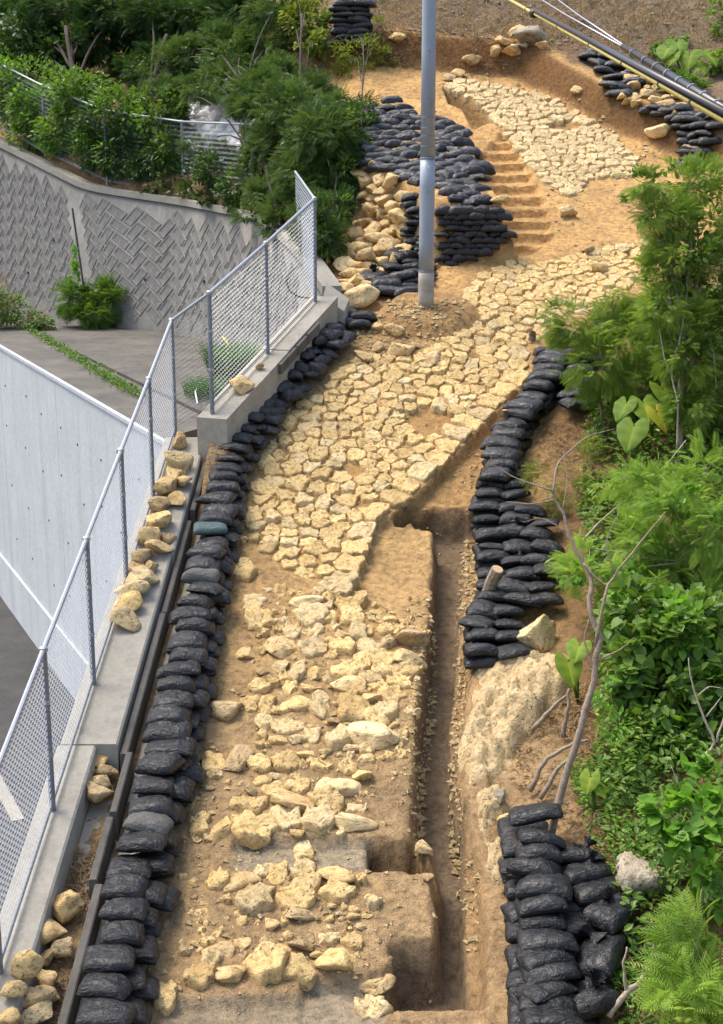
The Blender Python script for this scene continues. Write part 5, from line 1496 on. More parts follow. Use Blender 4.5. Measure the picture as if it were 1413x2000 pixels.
def crown(name, par, o, lobes, dens, tpl, m_, smin, smax, hollow=0.35, upb=1.0, spread=.5, clump=0.5):
    """leaves through the volume of several uneven lobes [(centre, rx, ry, rz)]"""
    L, Dd, S, Tn = [], [], [], []
    for (c, rx, ry, rz) in lobes:
        n = int(dens * (rx * rz + rx * ry + ry * rz) * 4)
        k = max(4, n // 22)
        cc = RNG.normal(0, 1, (k, 3)); cc /= np.linalg.norm(cc, axis=1, keepdims=True)
        cc *= (hollow + (1.12 - hollow) * RNG.random((k, 1)) ** .6)
        pick = RNG.integers(0, k, n)
        p = cc[pick] + RNG.normal(0, .20, (n, 3))
        keep = np.linalg.norm(p, axis=1) < 1.28
        p = p[keep]; pk = pick[keep]
        od = p / (np.linalg.norm(p, axis=1, keepdims=True) + 1e-6)
        L.append(p * np.array([rx, ry, rz]) + np.array(c)); Dd.append(od)
        tcl = RNG.random(k)
        t_ = np.clip(.45 * RNG.random(len(p)) + .45 * tcl[pk] + .1, 0, .97)
        Tn.append(t_); S.append(RNG.uniform(smin, smax, len(p)))
    L = np.concatenate(L); Dd = np.concatenate(Dd); S = np.concatenate(S); Tn = np.concatenate(Tn)
    V, Fc, tt = instances(tpl, orient(len(L), Dd, upb, spread), L, S, Tn)
    return put(name, arr_mesh(name, V - np.array(o)[None], Fc, tt), m_, par)

def lobe_px(x, y, rx, ry, depth, thick=None):
    c = D(x, y, depth); s = F_PX / depth
    a, b = rx / s, ry / s
    return (c, a, thick or (a + b) / 2, b)

def stem(par, o, pts, r0, r1, m_, name='trunk', sides=7):
    n = len(pts)
    # wobble and refine
    Q = []
    for a, b in zip(pts, pts[1:]):
        for k in range(4): Q.append(a.lerp(b, k / 4))
    Q.append(pts[-1])
    Q = [Q[0]] + [(Q[i - 1] + Q[i] * 2 + Q[i + 1]) / 4 + Vector((random.gauss(0, r0 * .25), random.gauss(0, r0 * .25), 0)) for i in range(1, len(Q) - 1)] + [Q[-1]]
    return put(name, py_mesh(name, *tube([q - o for q in Q], list(np.linspace(r0, r1, len(Q))), sides), True), m_, par)

DENS = 2.2
def plant(name, label, cat, base, lobes, layers, trunk_r=0.03, bark=BARK, group=None, limbs=True):
    """layers: [(part name, density, template, material, smin, smax)]"""
    root = empty(name, base); tag(root, label, cat, group); o = Vector(base)
    top = max((l[0] for l in lobes), key=lambda c: c.z)
    mid = sum((Vector(l[0]) for l in lobes), Vector()) / len(lobes)
    trunk_top = Vector(((o.x + mid.x * 2) / 3, (o.y + mid.y * 2) / 3, max(mid.z, o.z + .2)))
    if trunk_r:
        stem(root, o, [o - Vector((0, 0, .15)), o.lerp(trunk_top, .5) + Vector((random.gauss(0, .06), 0, 0)), trunk_top], trunk_r, trunk_r * .55, bark)
        if limbs:
            for l in lobes:
                c = Vector(l[0]); st = o.lerp(trunk_top, random.uniform(.45, .95))
                stem(root, o, [st, st.lerp(c, .5) + Vector((0, 0, .1 * (c - st).length)), c + Vector((random.gauss(0, .3) * l[1], random.gauss(0, .3) * l[2], .5 * l[3]))], trunk_r * .5, trunk_r * .16, bark, 'limb', 5)
    for (pn, de, tp, m_, s0, s1) in layers:
        c_ = crown(pn, root, o, lobes, de * DENS, tp, m_, s0, s1)
        if pn == 'dry_stems': c_['kind'] = 'stuff'
    return root

def gdepth(x, y, up=0.0):
    g = G(x, y); return (g.y * math.cos(PITCH) - g.z * math.sin(PITCH)) - up
# --- right side
b = G(1326, 905); dT = gdepth(1326, 905) - .1
lob = [lobe_px(x, y, rx, ry, dT + dd) for x, y, rx, ry, dd in ((1350, 365, 70, 42, .2), (1395, 440, 60, 60, .0), (1300, 440, 50, 48, -.2), (1345, 500, 60, 55, -.3), (1400, 560, 50, 60, 0), (1260, 365, 42, 26, -.3), (1345, 600, 45, 60, .3), (1400, 680, 40, 60, .2), (1275, 410, 30, 28, -.4), (1300, 540, 40, 50, .1), (1385, 790, 45, 60, .3), (1345, 700, 50, 60, .6), (1290, 640, 30, 60, .5), (1340, 800, 40, 50, .7), (1335, 690, 40, 50, -.35), (1350, 790, 36, 50, -.3), (1300, 600, 34, 40, -.3), (1380, 640, 40, 50, -.3))]
plant('leucaena_tree', 'tall feathery green tree rising along the right edge of the picture', 'tree', b, lob, [('crown', 74, FROND, L_FEATHER, .12, .22), ('vine_leaves', 80, OVAL, L_BROAD, .06, .12)], .05)
b = G(1180, 830); dT = gdepth(1180, 800) - .4
lob = [lobe_px(x, y, rx, ry, dT + dd) for x, y, rx, ry, dd in ((1145, 640, 62, 36, -.2), (1205, 575, 50, 30, 0), (1170, 715, 62, 48, -.3), (1235, 655, 55, 60, 0), (1108, 618, 34, 18, -.2), (1245, 740, 50, 40, .1), (1190, 790, 45, 35, 0))]
plant('leucaena_shrub', 'feathery shrub overhanging the curved right-hand sandbags', 'shrub', b, lob, [('crown', 80, FROND, L_FEATHER, .12, .22)], .03)
b = G(1300, 1190); dT = gdepth(1290, 1080) - .9
lob = [lobe_px(x, y, rx, ry, dT + dd) for x, y, rx, ry, dd in ((1290, 950, 90, 44, .3), (1205, 935, 60, 26, .5), (1340, 1050, 80, 62, 0), (1245, 1050, 62, 46, -.1), (1385, 940, 50, 60, .3), (1160, 1090, 56, 34, -.2), (1395, 1130, 40, 60, -.1), (1290, 1130, 60, 46, -.2))]
plant('leucaena_shrub', 'bright feathery shrub spreading over the slope at mid right', 'shrub', b, lob, [('crown', 88, FROND, L_BRIGHT, .11, .20)], .035)
b = G(1300, 1420); dT = gdepth(1300, 1330) - .55
lob = [lobe_px(x, y, rx, ry, dT + dd) for x, y, rx, ry, dd in ((1330, 1230, 85, 70, .1), (1240, 1200, 52, 62, .2), (1385, 1340, 60, 80, 0), (1290, 1340, 75, 70, -.1), (1225, 1300, 36, 50, 0), (1340, 1440, 70, 50, -.2), (1262, 1420, 46, 40, -.1))]
plant('vine_thicket', 'dense mass of dark green climbing vines at mid right', 'vines', b, lob, [('leaves', 130, HEART, L_BROAD, .08, .15), ('heart_leaves', 34, HEART, L_HEART, .08, .14)], .02, BARK_DARK)
b = G(1360, 1800); dT = gdepth(1350, 1720) - .6
lob = [lobe_px(x, y, rx, ry, dT + dd) for x, y, rx, ry, dd in ((1325, 1520, 40, 44, .2), (1365, 1590, 52, 50, 0), (1310, 1640, 44, 46, -.1), (1375, 1690, 44, 56, -.1), (1315, 1580, 40, 36, 0), (1400, 1520, 30, 60, .2), (1400, 1760, 30, 30, 0))]
plant('heart_leaf_vine', 'bright heart-leaved vine standing up at lower right', 'vines', b, lob, [('heart_leaves', 85, HEART, L_HEART, .085, .15), ('leaves', 60, OVAL, L_BROAD, .05, .09)], .018, BARK)
b = G(1400, 2060); dT = gdepth(1390, 1990) - .5
lob = [lobe_px(x, y, rx, ry, dT + dd) for x, y, rx, ry, dd in ((1375, 1850, 62, 52, .1), (1330, 1925, 46, 34, 0), (1385, 1940, 60, 50, -.1), (1335, 1985, 56, 36, -.2), (1400, 2010, 50, 40, -.2))]
plant('leucaena_shrub', 'bright feathery shrub filling the bottom right corner', 'shrub', b, lob, [('crown', 105, FROND, L_BRIGHT, .15, .25)], .02)
b = G(1180, 1250); dT = gdepth(1180, 1230) - .3
lob = [lobe_px(x, y, rx, ry, dT + dd) for x, y, rx, ry, dd in ((1185, 1195, 44, 34, 0), (1150, 1320, 30, 34, .1), (1195, 1270, 34, 40, 0))]
plant('olive_shrub', 'small yellowish shrub with narrow leaves behind the slender bare tree', 'shrub', b, lob, [('leaves', 170, NARROW, L_OLIVE, .06, .11)], .014)
b = G(1130, 960); dT = gdepth(1130, 950) - .3
lob = [lobe_px(x, y, rx, ry, dT + dd) for x, y, rx, ry, dd in ((1080, 930, 40, 30, 0), (1140, 900, 40, 30, 0), (1150, 990, 50, 44, 0), (1110, 1000, 40, 30, 0))]
plant('straggly_bush', 'straggly half-bare bush beside the curved right-hand row', 'shrub', b, lob, [('leaves', 70, FROND_S, L_OLIVE, .07, .13), ('small_leaves', 40, NARROW, L_FEATHER, .05, .08)], .012)
b = G(1400, 320); dT = gdepth(1400, 300)
lob = [lobe_px(x, y, rx, ry, dT + 4 + dd) for x, y, rx, ry, dd in ((1412, 40, 24, 40, 0), (1405, 85, 20, 24, 0))]
plant('bush', 'green bush cut off by the top right edge of the picture', 'shrub', D(1412, 100, dT + 4), lob, [('leaves', 110, OVAL, L_BROAD, .10, .18)], .03)
lob = [lobe_px(x, y, rx, ry, gdepth(x, y + 15) - .2) for x, y, rx, ry in ((1290, 98, 20, 12), (1325, 75, 18, 9), (1405, 120, 24, 20), (1340, 160, 50, 16), (1300, 120, 20, 14))]
plant('bush', 'low dark bush around the taro leaves on the upper bank', 'shrub', G(1330, 150), lob, [('leaves', 190, OVAL, L_BROAD, .08, .15)], .02)

b = G(1290, 800); dT = gdepth(1290, 760) - .2
lob = [lobe_px(x, y, rx, ry, dT + dd) for x, y, rx, ry, dd in ((1380, 860, 50, 40, -.2), (1330, 760, 50, 40, .3), (1395, 800, 40, 50, .2), (1290, 700, 44, 36, .5), (1170, 850, 40, 26, 0), (1210, 890, 50, 22, -.3), (1320, 880, 50, 24, -.4))]
plant('vine_thicket', 'leafy tangle filling the gap around the taro clump', 'vines', b, lob, [('leaves', 120, OVAL, L_BROAD, .06, .11), ('fronds', 22, FROND_S, L_FEATHER, .12, .2)], .015, BARK_DARK)
b = G(1200, 1480); dT = gdepth(1210, 1460) - .2
lob = [lobe_px(x, y, rx, ry, dT + dd) for x, y, rx, ry, dd in ((1210, 1420, 36, 36, 0), (1240, 1490, 50, 30, -.1), (1190, 1360, 26, 36, .1), (1220, 1560, 40, 30, -.2), (1260, 1560, 30, 40, -.2), (1280, 1780, 40, 30, -.3), (1240, 1830, 40, 24, -.4))]
plant('weed_patch', 'light green weeds climbing between slender tree and heart-leaved vine', 'weeds', b, lob, [('leaves', 170, OVAL, L_HEART, .045, .085)], .01, BARK)
b = G(1400, 1150); dT = gdepth(1390, 1120) - .9
lob = [lobe_px(x, y, rx, ry, dT + dd) for x, y, rx, ry, dd in ((1400, 1030, 40, 60, 0), (1380, 1180, 50, 50, 0), (1250, 1130, 50, 40, .1), (1130, 1120, 34, 20, .2), (1320, 990, 60, 40, .1))]
plant('leucaena_shrub', 'second bright feathery shrub behind the slanting branch at mid right', 'shrub', b, lob, [('crown', 80, FROND, L_BRIGHT, .11, .20), ('leaves', 50, HEART, L_HEART, .06, .1)], .02)

# taro plants: each big leaf is a part with its own stalk
def taro_leaf(seed):
    rs = random.Random(seed); V = []; Fc = []
    n = 9
    # half outline (x along the midrib, y across) of an arrow-shaped blade
    out = [(-.34, .16), (-.30, .27), (-.12, .36), (.10, .40), (.32, .37), (.54, .29), (.74, .18), (.90, .08), (1.0, 0)]
    spine = [(-.02, 0)] + [(x, 0) for x in (.02, .06, .12, .24, .42, .60, .78, .92)][0:8] + [(1.0, 0)]
    def zz(x, y, k): return -.12 * max(0, x) ** 2 + .10 * abs(y) + (.018 if k % 2 else -.014)
    spine = [(-.02, 0), (.02, 0), (.06, 0), (.14, 0), (.28, 0), (.46, 0), (.64, 0), (.82, 0), (1.0, 0)]
    m_ = []
    for s in (1, -1):
        base = len(V)
        for k, ((x, y), (sx, sy)) in enumerate(zip(out, spine)):
            mx, my = (x + sx) / 2, y * .52
            V += [(sx, 0, zz(sx, 0, 0) - .02), (mx, my * 1.25 * s, zz(mx, my, k)), (x + rs.uniform(-.02, .02), y * 1.25 * s, zz(x, y, k) - .05 + rs.uniform(-.03, .03))]; m_ += [.38, (.12 if k % 2 else -.22), (.08 if k % 2 else -.24)]
        for k in range(8):
            for j in range(2):
                a = base + k * 3 + j; q = (a, a + 3, a + 4, a + 1)
                Fc.append(q if s > 0 else q[::-1])
    return V, Fc, m_
def taro(label, base, leaves, group=None):
    root = empty('taro_plant', base); tag(root, label, 'taro', group); o = Vector(base)
    for i, (px, py, ln, depth, face, tint) in enumerate(leaves):
        c = D(px, py, depth); ln = ln * .68 / (F_PX / depth)
        V, Fc, ti = taro_leaf(i + int(px))
        me = py_mesh('leaf', V, Fc, True)
        a = me.attributes.new('tint', 'FLOAT', 'POINT'); a.data.foreach_set('value', [min(1, max(0, tint + q * (tint < .9))) for q in ti])
        # blade hangs with its tip down, face turned towards the open path
        xd = Vector((math.sin(face) * .7, -.55, random.uniform(-.75, -.25))).normalized(); nz = Vector((math.sin(face) * .6, -.55, .8)); nz = (nz - xd * nz.dot(xd)).normalized(); yd = nz.cross(xd)
        M = Matrix((xd, yd, nz)).transposed().to_euler()
        put('leaf', me, L_BIG, root, c - xd * ln * .4 - o, M, (ln, ln, ln))
        st = c - xd * ln * .4
        stem(root, o, [o, o.lerp(st, .6) + Vector((0, .05, .1)), st], .016, .009, L_BIG, 'stalk', 6)
dt = gdepth(1265, 890) - .25
taro('clump of big arrow-shaped taro leaves beside the tall feathery tree', G(1265, 900), [(1232, 850, 95, dt - .1, -.4, .35), (1262, 800, 90, dt + .1, .1, .45), (1292, 818, 75, dt - .05, .5, 1.0), (1308, 775, 95, dt + .1, .6, .6), (1215, 800, 70, dt + .15, -.8, .3)])
dt = gdepth(1120, 1360) - .25
taro('single taro plant with two big scalloped leaves at the rock outcrop', G(1128, 1370), [(1128, 1272, 75, dt, -.3, .5), (1115, 1310, 85, dt - .12, .2, .6)])
dt = gdepth(1340, 165)
taro('clump of tall taro leaves on the upper right bank', G(1340, 160), [(1300, 100, 62, dt, -.4, .35), (1325, 90, 66, dt + .1, 0, .3), (1345, 118, 62, dt - .1, -.3, .5), (1370, 130, 58, dt - .1, .3, .55), (1390, 112, 62, dt, .6, .6), (1386, 172, 44, dt - .2, .2, .5), (1312, 115, 44, dt - .1, -.5, .6)])
dt = gdepth(1165, 1560) - .2
taro('small pale taro plant below the tangled roots', G(1160, 1590), [(1150, 1530, 60, dt, -.4, .75), (1175, 1545, 45, dt, .5, .6)])

# low growth over the bank
def cover(name, label, poly_px, n, tpl, m_, smin, smax, hmax, dens=-.1, seed=0, cat='plants'):
    P = PXY(poly_px); xs = [p[0] for p in P]; ys = [p[1] for p in P]
    X = RNG.uniform(min(xs), max(xs), n); Y = RNG.uniform(min(ys), max(ys), n)
    cl = fbm(X * 1.6, Y * 1.6, 200 + seed, 3)
    ok = poly_in(X, Y, P) & (cl + RNG.uniform(-.25, .25, n) > dens)
    X, Y, cl = X[ok], Y[ok], cl[ok]
    Z = zb(X, Y) + 0.03 + hmax * np.clip(cl + .4, 0.1, 1) * RNG.random(len(X))
    Lc = np.stack([X, Y, Z], -1); od = RNG.normal(0, 1, (len(X), 3)); od[:, 2] = np.abs(od[:, 2]) * .3; od /= np.linalg.norm(od, axis=1, keepdims=True)
    V, Fc, tt = instances(tpl, orient(len(X), od, 1.4, .4), Lc, RNG.uniform(smin, smax, len(X)), np.clip(RNG.random(len(X)) * .6 + cl * .6 + .2, 0, .97))
    return tag(put(name, arr_mesh(name, V, Fc, tt), m_), label, cat, None, 'stuff')
cover('ground_cover', 'low leafy growth covering the right-hand bank', [(1160, 760), (1300, 620), (1500, 560), (1600, 2100), (1230, 2100), (1215, 1850), (1190, 1650), (1160, 1500), (1170, 1400), (1150, 1150), (1130, 1000)], 60000, OVAL, L_BROAD, .06, .11, .55, -.25, 1)
cover('ground_cover', 'small light green weeds around the lower right sandbags', [(1100, 1490), (1260, 1490), (1330, 1800), (1330, 2080), (1180, 2080), (1215, 1800), (1150, 1640)], 6000, OVAL, L_HEART, .035, .07, .16, .05, 2)
cover('leaf_litter', 'dry brown leaves and twigs under the right-hand plants', [(1010, 1420), (1120, 1330), (1250, 1450), (1300, 2050), (1200, 2050), (1190, 1800), (1100, 1620), (1000, 1540)], 5000, NARROW, L_DRY, .04, .10, .03, -.2, 3, 'leaf litter')
cover('leaf_litter', 'dry leaves scattered on the earth right of the curved sandbag row', [(1060, 800), (1200, 760), (1260, 900), (1150, 1000), (1040, 950)], 1500, NARROW, L_DRY, .04, .09, .02, 0.0, 4, 'leaf litter')

# slender bare tree and dead branches
def branch_thing(name, label, cat, px, dep, radii, m_, kids=()):
    pts = [D(x, y, dep + dd) for (x, y, dd) in px]
    root = empty(name, pts[0]); tag(root, label, cat); o = pts[0]
    stem(root, o, pts, radii[0], radii[1], m_, 'trunk' if cat == 'tree' else 'stem', 8)
    for kp, r0, r1 in kids:
        stem(root, o, [D(x, y, dep + dd) for (x, y, dd) in kp], r0, r1, m_, 'limb', 6)
    return root
d0 = gdepth(1075, 1638) - .02
branch_thing('slender_tree', 'slender bare grey tree leaning beside the lower right sandbags', 'tree', [(1075, 1640, 0), (1098, 1540, -.05), (1128, 1440, -.1), (1160, 1330, -.1), (1170, 1250, -.1), (1152, 1180, -.05), (1150, 1120, 0), (1118, 1060, .05), (1098, 1000, .1), (1078, 965, .1)], d0, (.040, .013), BARK,
             [([(1163, 1262, -.1), (1180, 1170, -.15), (1195, 1130, -.1), (1250, 1060, -.1), (1300, 1000, -.1)], .018, .005), ([(1140, 1100, 0), (1165, 1130, -.05), (1195, 1150, -.05)], .014, .008), ([(1088, 975, .1), (1040, 985, .1), (990, 980, .2)], .011, .003),
              ([(1085, 960, .1), (1010, 935, .2), (965, 910, .2), (950, 870, .2)], .010, .003), ([(1080, 965, .1), (1090, 900, .2), (1150, 850, .3), (1200, 838, .3)], .012, .003), ([(1168, 1290, -.1), (1210, 1270, -.2), (1240, 1245, -.2)], .011, .004), ([(1110, 1040, .05), (1060, 1010, .1), (1020, 1020, .1)], .008, .002),
              ([(1098, 1000, .1), (1110, 940, .1), (1100, 880, .2)], .008, .002), ([(1160, 1310, -.1), (1140, 1250, -.1), (1150, 1210, -.1)], .012, .005), ([(1200, 1120, -.1), (1180, 1060, -.1), (1210, 1000, 0)], .008, .002)])
d0 = gdepth(1195, 1975) - .15
branch_thing('dead_branch', 'bleached forked dead branch on the ground at bottom right', 'branch', [(1190, 1985, 0), (1225, 1940, -.05), (1262, 1905, -.1), (1300, 1855, -.15)], d0, (.030, .014), TWIG,
             [([(1225, 1940, -.05), (1218, 1890, -.1), (1225, 1850, -.15)], .016, .007), ([(1235, 1935, -.05), (1262, 1935, -.1), (1285, 1950, -.1)], .020, .010), ([(1262, 1905, -.1), (1285, 1830, -.2), (1272, 1795, -.2)], .015, .006)])
d0 = gdepth(1380, 1480) - .8
branch_thing('dead_branch', 'curved pale dead twigs against the vines at the right edge', 'branch', [(1355, 1500, 0), (1400, 1450, -.1), (1370, 1390, -.1), (1350, 1330, -.1), (1345, 1285, -.1)], d0, (.016, .004), TWIG,
             [([(1400, 1450, -.1), (1420, 1380, -.1)], .012, .005), ([(1380, 1400, -.1), (1410, 1360, -.1)], .008, .003), ([(1362, 1360, -.1), (1385, 1340, -.1), (1415, 1345, -.1)], .007, .003)])
d0 = gdepth(1330, 890) - .5
branch_thing('dead_branch', 'long pale dry vine hanging in the tall feathery tree', 'branch', [(1322, 880, 0), (1325, 790, -.1), (1310, 720, -.1), (1330, 660, -.2), (1338, 610, -.2)], d0, (.014, .008), TWIG, [([(1310, 730, -.1), (1295, 690, -.1), (1288, 640, -.1)], .012, .006), ([(1400, 760, -.1), (1395, 700, -.1), (1388, 645, -.1)], .008, .004)])
d0 = gdepth(1250, 1050) - 1.0
branch_thing('dead_branch', 'long thin branch slanting through the bright feathery shrub', 'branch', [(1130, 1065, 0), (1180, 1010, 0), (1260, 950, 0), (1300, 910, .1), (1340, 860, .1)], d0, (.012, .006), TWIG, [([(1150, 1130, 0), (1230, 1070, 0), (1330, 1000, 0)], .010, .004)])
for lab, px in (('thick root at the top of the tangle right of the outcrop', [(1040, 1425, 0), (1075, 1385, -.03), (1110, 1355, -.05)]), ('upright root in the tangle right of the outcrop', [(1100, 1440, 0), (1108, 1390, -.05), (1112, 1345, -.05)]),
                ('long root crossing below the outcrop', [(1035, 1545, 0), (1060, 1490, -.05), (1110, 1455, -.05), (1150, 1445, -.05)]), ('thin root twisting near the outcrop', [(1070, 1400, 0), (1055, 1370, -.05), (1045, 1360, -.05)]), ('root running toward the slender tree', [(1055, 1560, 0), (1090, 1500, -.03), (1130, 1470, -.05)])):
    d0 = gdepth(px[0][0], px[0][1]) - .08
    branch_thing('root', lab, 'root', px, d0, (.028, .012), BARK)

# --- left side
def ldepth(x): return float(np.interp(x, [-60, 0, 172, 355, 510, 620], [40.0, 39.2, 35.6, 33.3, 29.4, 24.5]))
def left_plant(name, label, cat, base_px, lob_px, layers, tr=.04, dd=0.0, bark=BARK_DARK):
    lob = [lobe_px(x, y, rx, ry, ldepth(x) + dd + (q[0] if q else 0)) for x, y, rx, ry, *q in lob_px]
    bx, by = base_px
    c = D(bx, by, ldepth(bx) + dd)
    g = Vector((c.x, c.y, zg(c.x, c.y) if zg(c.x, c.y) > -9 else c.z))
    return plant(name, label, cat, g, lob, layers, tr, bark)
left_plant('hedge_bush', 'leafy climber swallowing the fence at the far left', 'shrub', (50, 270), ((20, 190, 45, 60), (80, 215, 55, 45), (60, 265, 40, 26), (120, 260, 45, 36), (150, 215, 40, 40)), [('leaves', 120, OVAL, L_BROAD, .09, .18), ('light_leaves', 26, HEART, L_HEART, .08, .13)], .03, -.4)
left_plant('hedge_bush', 'mid green bush over the fence right of the far left climber', 'shrub', (215, 330), ((190, 285, 45, 42), (240, 300, 45, 40), (205, 240, 50, 40), (265, 250, 45, 45), (285, 325, 36, 28)), [('leaves', 120, OVAL, L_DARK, .09, .17), ('light_leaves', 30, OVAL, L_HEART, .08, .14)], .03, -.3)
left_plant('hedge_bush', 'dark bush over the fence in front of the white sacks', 'shrub', (370, 370), ((320, 300, 38, 45), (360, 345, 45, 30), (430, 330, 50, 36), (470, 370, 45, 26), (320, 360, 40, 22), (380, 375, 40, 14), (430, 385, 44, 14), (480, 400, 30, 12), (340, 255, 16, 40), (505, 300, 26, 40)), [('leaves', 120, OVAL, L_DARK, .08, .16), ('light_leaves', 24, OVAL, L_BROAD, .07, .13)], .03, -.2)
left_plant('feathery_tree', 'spreading feathery tree above the white sacks at upper left', 'tree', (560, 400), ((420, 158, 60, 18, 1.5), (510, 180, 60, 30, 1), (570, 215, 60, 42, 1.5), (620, 270, 55, 50, 2), (545, 285, 45, 42, 1), (600, 340, 55, 45, 1.5), (505, 330, 34, 30, .5), (325, 190, 34, 30, 0), (540, 380, 55, 26, 0.5), (385, 290, 24, 12, -.3), (495, 225, 20, 26, -.3), (425, 298, 30, 10, -.3)), [('crown', 100, FROND_S, L_MID, .15, .25), ('dark_leaves', 50, OVAL, L_DARK, .08, .14)], .05)
def shrub_px(name, label, base, lobs, layers, tr=.03, up=.35):
    lob = [lobe_px(x, y, rx, ry, gdepth(gx_, gy_) - up) for x, y, rx, ry, gx_, gy_ in lobs]
    return plant(name, label, 'shrub', G(*base), lob, layers, tr, BARK_DARK)
shrub_px('dark_shrub', 'dark dense shrub between the fence head and the rubble heap', (655, 515), ((645, 375, 40, 42, 680, 400), (635, 425, 38, 40, 660, 450), (635, 470, 32, 34, 650, 510), (665, 330, 34, 30, 690, 350), (620, 440, 26, 50, 640, 520), (655, 420, 30, 36, 680, 470)), [('crown', 60, FROND_S, L_DARK, .15, .26), ('leaves', 100, NARROW, L_BROAD, .09, .16)], .04)
shrub_px('dark_shrub', 'dark shrub covering the left edge of the sandbag mound', (690, 330), ((690, 250, 40, 34, 690, 290), (660, 290, 40, 36, 680, 330), (705, 215, 30, 20, 700, 240), (640, 250, 40, 36, 670, 300), (620, 330, 36, 40, 660, 380)), [('crown', 60, FROND_S, L_DARK, .18, .30), ('leaves', 60, OVAL, L_BROAD, .08, .14)], .04)
left_plant('dark_tree', 'dark green tree overhanging the top left corner', 'tree', (175, 165), ((40, 35, 70, 40, 3), (130, 25, 80, 36, 3), (20, 110, 40, 44, 2), (95, 95, 60, 36, 2), (225, 30, 70, 40, 4), (165, 80, 50, 30, 3)), [('crown', 85, FROND_S, L_DARK, .20, .34), ('leaves', 40, OVAL, L_BROAD, .09, .16)], .10)
left_plant('dark_tree', 'second dark tree with a forked trunk behind the left fence', 'tree', (240, 170), ((310, 25, 60, 34, 4), (390, 40, 70, 40, 5), (470, 30, 60, 36, 6), (330, 110, 45, 30, 4), (450, 100, 60, 34, 5), (270, 140, 36, 24, 3)), [('crown', 80, FROND_S, L_DARK, .20, .34), ('leaves', 46, OVAL, L_BROAD, .09, .16)], .10)
left_plant('young_tree', 'young light green tree at the top left of the utility pole', 'tree', (585, 175), ((600, 40, 44, 36, 8), (570, 85, 36, 26, 8), (615, 85, 30, 22, 8), (590, -5, 40, 20, 8)), [('leaves', 95, OVAL, L_OLIVE, .10, .18), ('dark_leaves', 60, OVAL, L_BROAD, .09, .15)], .035)
left_plant('young_tree', 'yellowish sapling just left of the utility pole at the top', 'tree', (690, 195), ((700, 100, 46, 22, 8), (690, 135, 38, 18, 8), (735, 60, 22, 18, 8), (745, 110, 24, 16, 8)), [('leaves', 130, NARROW, L_OLIVE, .10, .17)], .022)
lob = [lobe_px(x, y, rx, ry, 44) for x, y, rx, ry in ((0, 60, 80, 80), (140, 60, 90, 60), (280, 70, 90, 60), (420, 60, 80, 50), (540, 60, 60, 50), (80, 140, 80, 40))]
lob += [lobe_px(x, y, rx, ry, 39) for x, y, rx, ry in ((30, 70, 60, 50), (120, 110, 60, 40), (210, 95, 50, 40), (300, 110, 60, 35), (390, 100, 50, 35), (500, 120, 50, 30), (540, 30, 40, 36))]
plant('dark_thicket', 'dark thicket closing the view behind the left trees', 'shrub', G(280, 130), lob, [('leaves', 46, OVAL, L_DARK, .12, .24)], .05, BARK_DARK)

left_plant('feathery_tree', 'tall feathery tree filling the view above the fence at upper left', 'tree', (470, 300), ((380, 112, 60, 30, 3), (460, 118, 60, 28, 3), (530, 150, 55, 36, 4), (600, 190, 50, 34, 5), (520, 90, 50, 30, 5), (430, 85, 60, 34, 4), (330, 140, 45, 34, 3), (400, 172, 40, 16, 0), (345, 215, 20, 34, 0), (490, 200, 30, 24, 0), (540, 25, 50, 30, 6), (650, 225, 40, 36, 5), (560, 250, 50, 40, 3)), [('crown', 84, FROND_S, L_MID, .15, .26), ('dark_leaves', 60, OVAL, L_DARK, .09, .16)], .07)
left_plant('hedge_bush', 'leafy bush leaning over the right end of the patterned wall', 'shrub', (560, 440), ((545, 445, 34, 18, -.6), (500, 425, 34, 12, -.6), (588, 440, 24, 26, -.3), (560, 420, 40, 24, .3), (600, 390, 36, 40, 1.2), (520, 400, 36, 22, 0), (480, 395, 36, 16, -.2), (590, 320, 40, 40, 1.5)), [('fronds', 70, FROND_S, L_MID, .15, .26), ('leaves', 60, OVAL, L_DARK, .07, .13)], .03)
left_plant('hedge_bush', 'bushy climber hanging over the fence near the dark trees', 'shrub', (130, 200), ((60, 150, 60, 30, -.4), (150, 175, 60, 34, -.5), (240, 205, 50, 34, -.5), (310, 215, 45, 36, -.5), (10, 140, 40, 40, -.4), (335, 200, 24, 24, -.5), (330, 290, 26, 44, -.5)), [('leaves', 110, OVAL, L_BROAD, .09, .17)], .03)

# plants on the platform
def zdepth(x, y): 
    p = zplane(x, y, WZ); return p.y * math.cos(PITCH) - p.z * math.sin(PITCH), p
d0, b = zdepth(178, 636)
lob = [lobe_px(x, y, rx, ry, d0 - .2) for x, y, rx, ry in ((190, 610, 40, 20), (140, 585, 28, 20), (212, 592, 22, 26), (170, 562, 24, 14), (165, 612, 30, 16))]
plant('fern_bush', 'round fern-like bush at the foot of the herringbone wall', 'shrub', b, lob, [('fronds', 80, FROND_S, L_BROAD, .18, .34)], .015)
lob = [lobe_px(x, y, rx, ry, d0 - .1) for x, y, rx, ry in ((146, 540, 8, 26), (148, 505, 5, 22), (143, 565, 14, 12))]
plant('climbing_vine', 'thin vine climbing the joint of the herringbone wall', 'vines', b, lob, [('leaves', 420, OVAL, L_HEART, .05, .09)], 0)
d0, b = zdepth(20, 640)
lob = [lobe_px(x, y, rx, ry, d0 - .2) for x, y, rx, ry in ((15, 600, 40, 28), (60, 625, 40, 16), (-20, 590, 40, 40), (90, 632, 26, 8))]
plant('weed_patch', 'tangled weeds at the far left end of the platform', 'weeds', b, lob, [('leaves', 140, OVAL, L_BROAD, .06, .11), ('dry_stems', 50, NARROW, L_DRY, .10, .2)], 0)
d0, b = zdepth(455, 735)
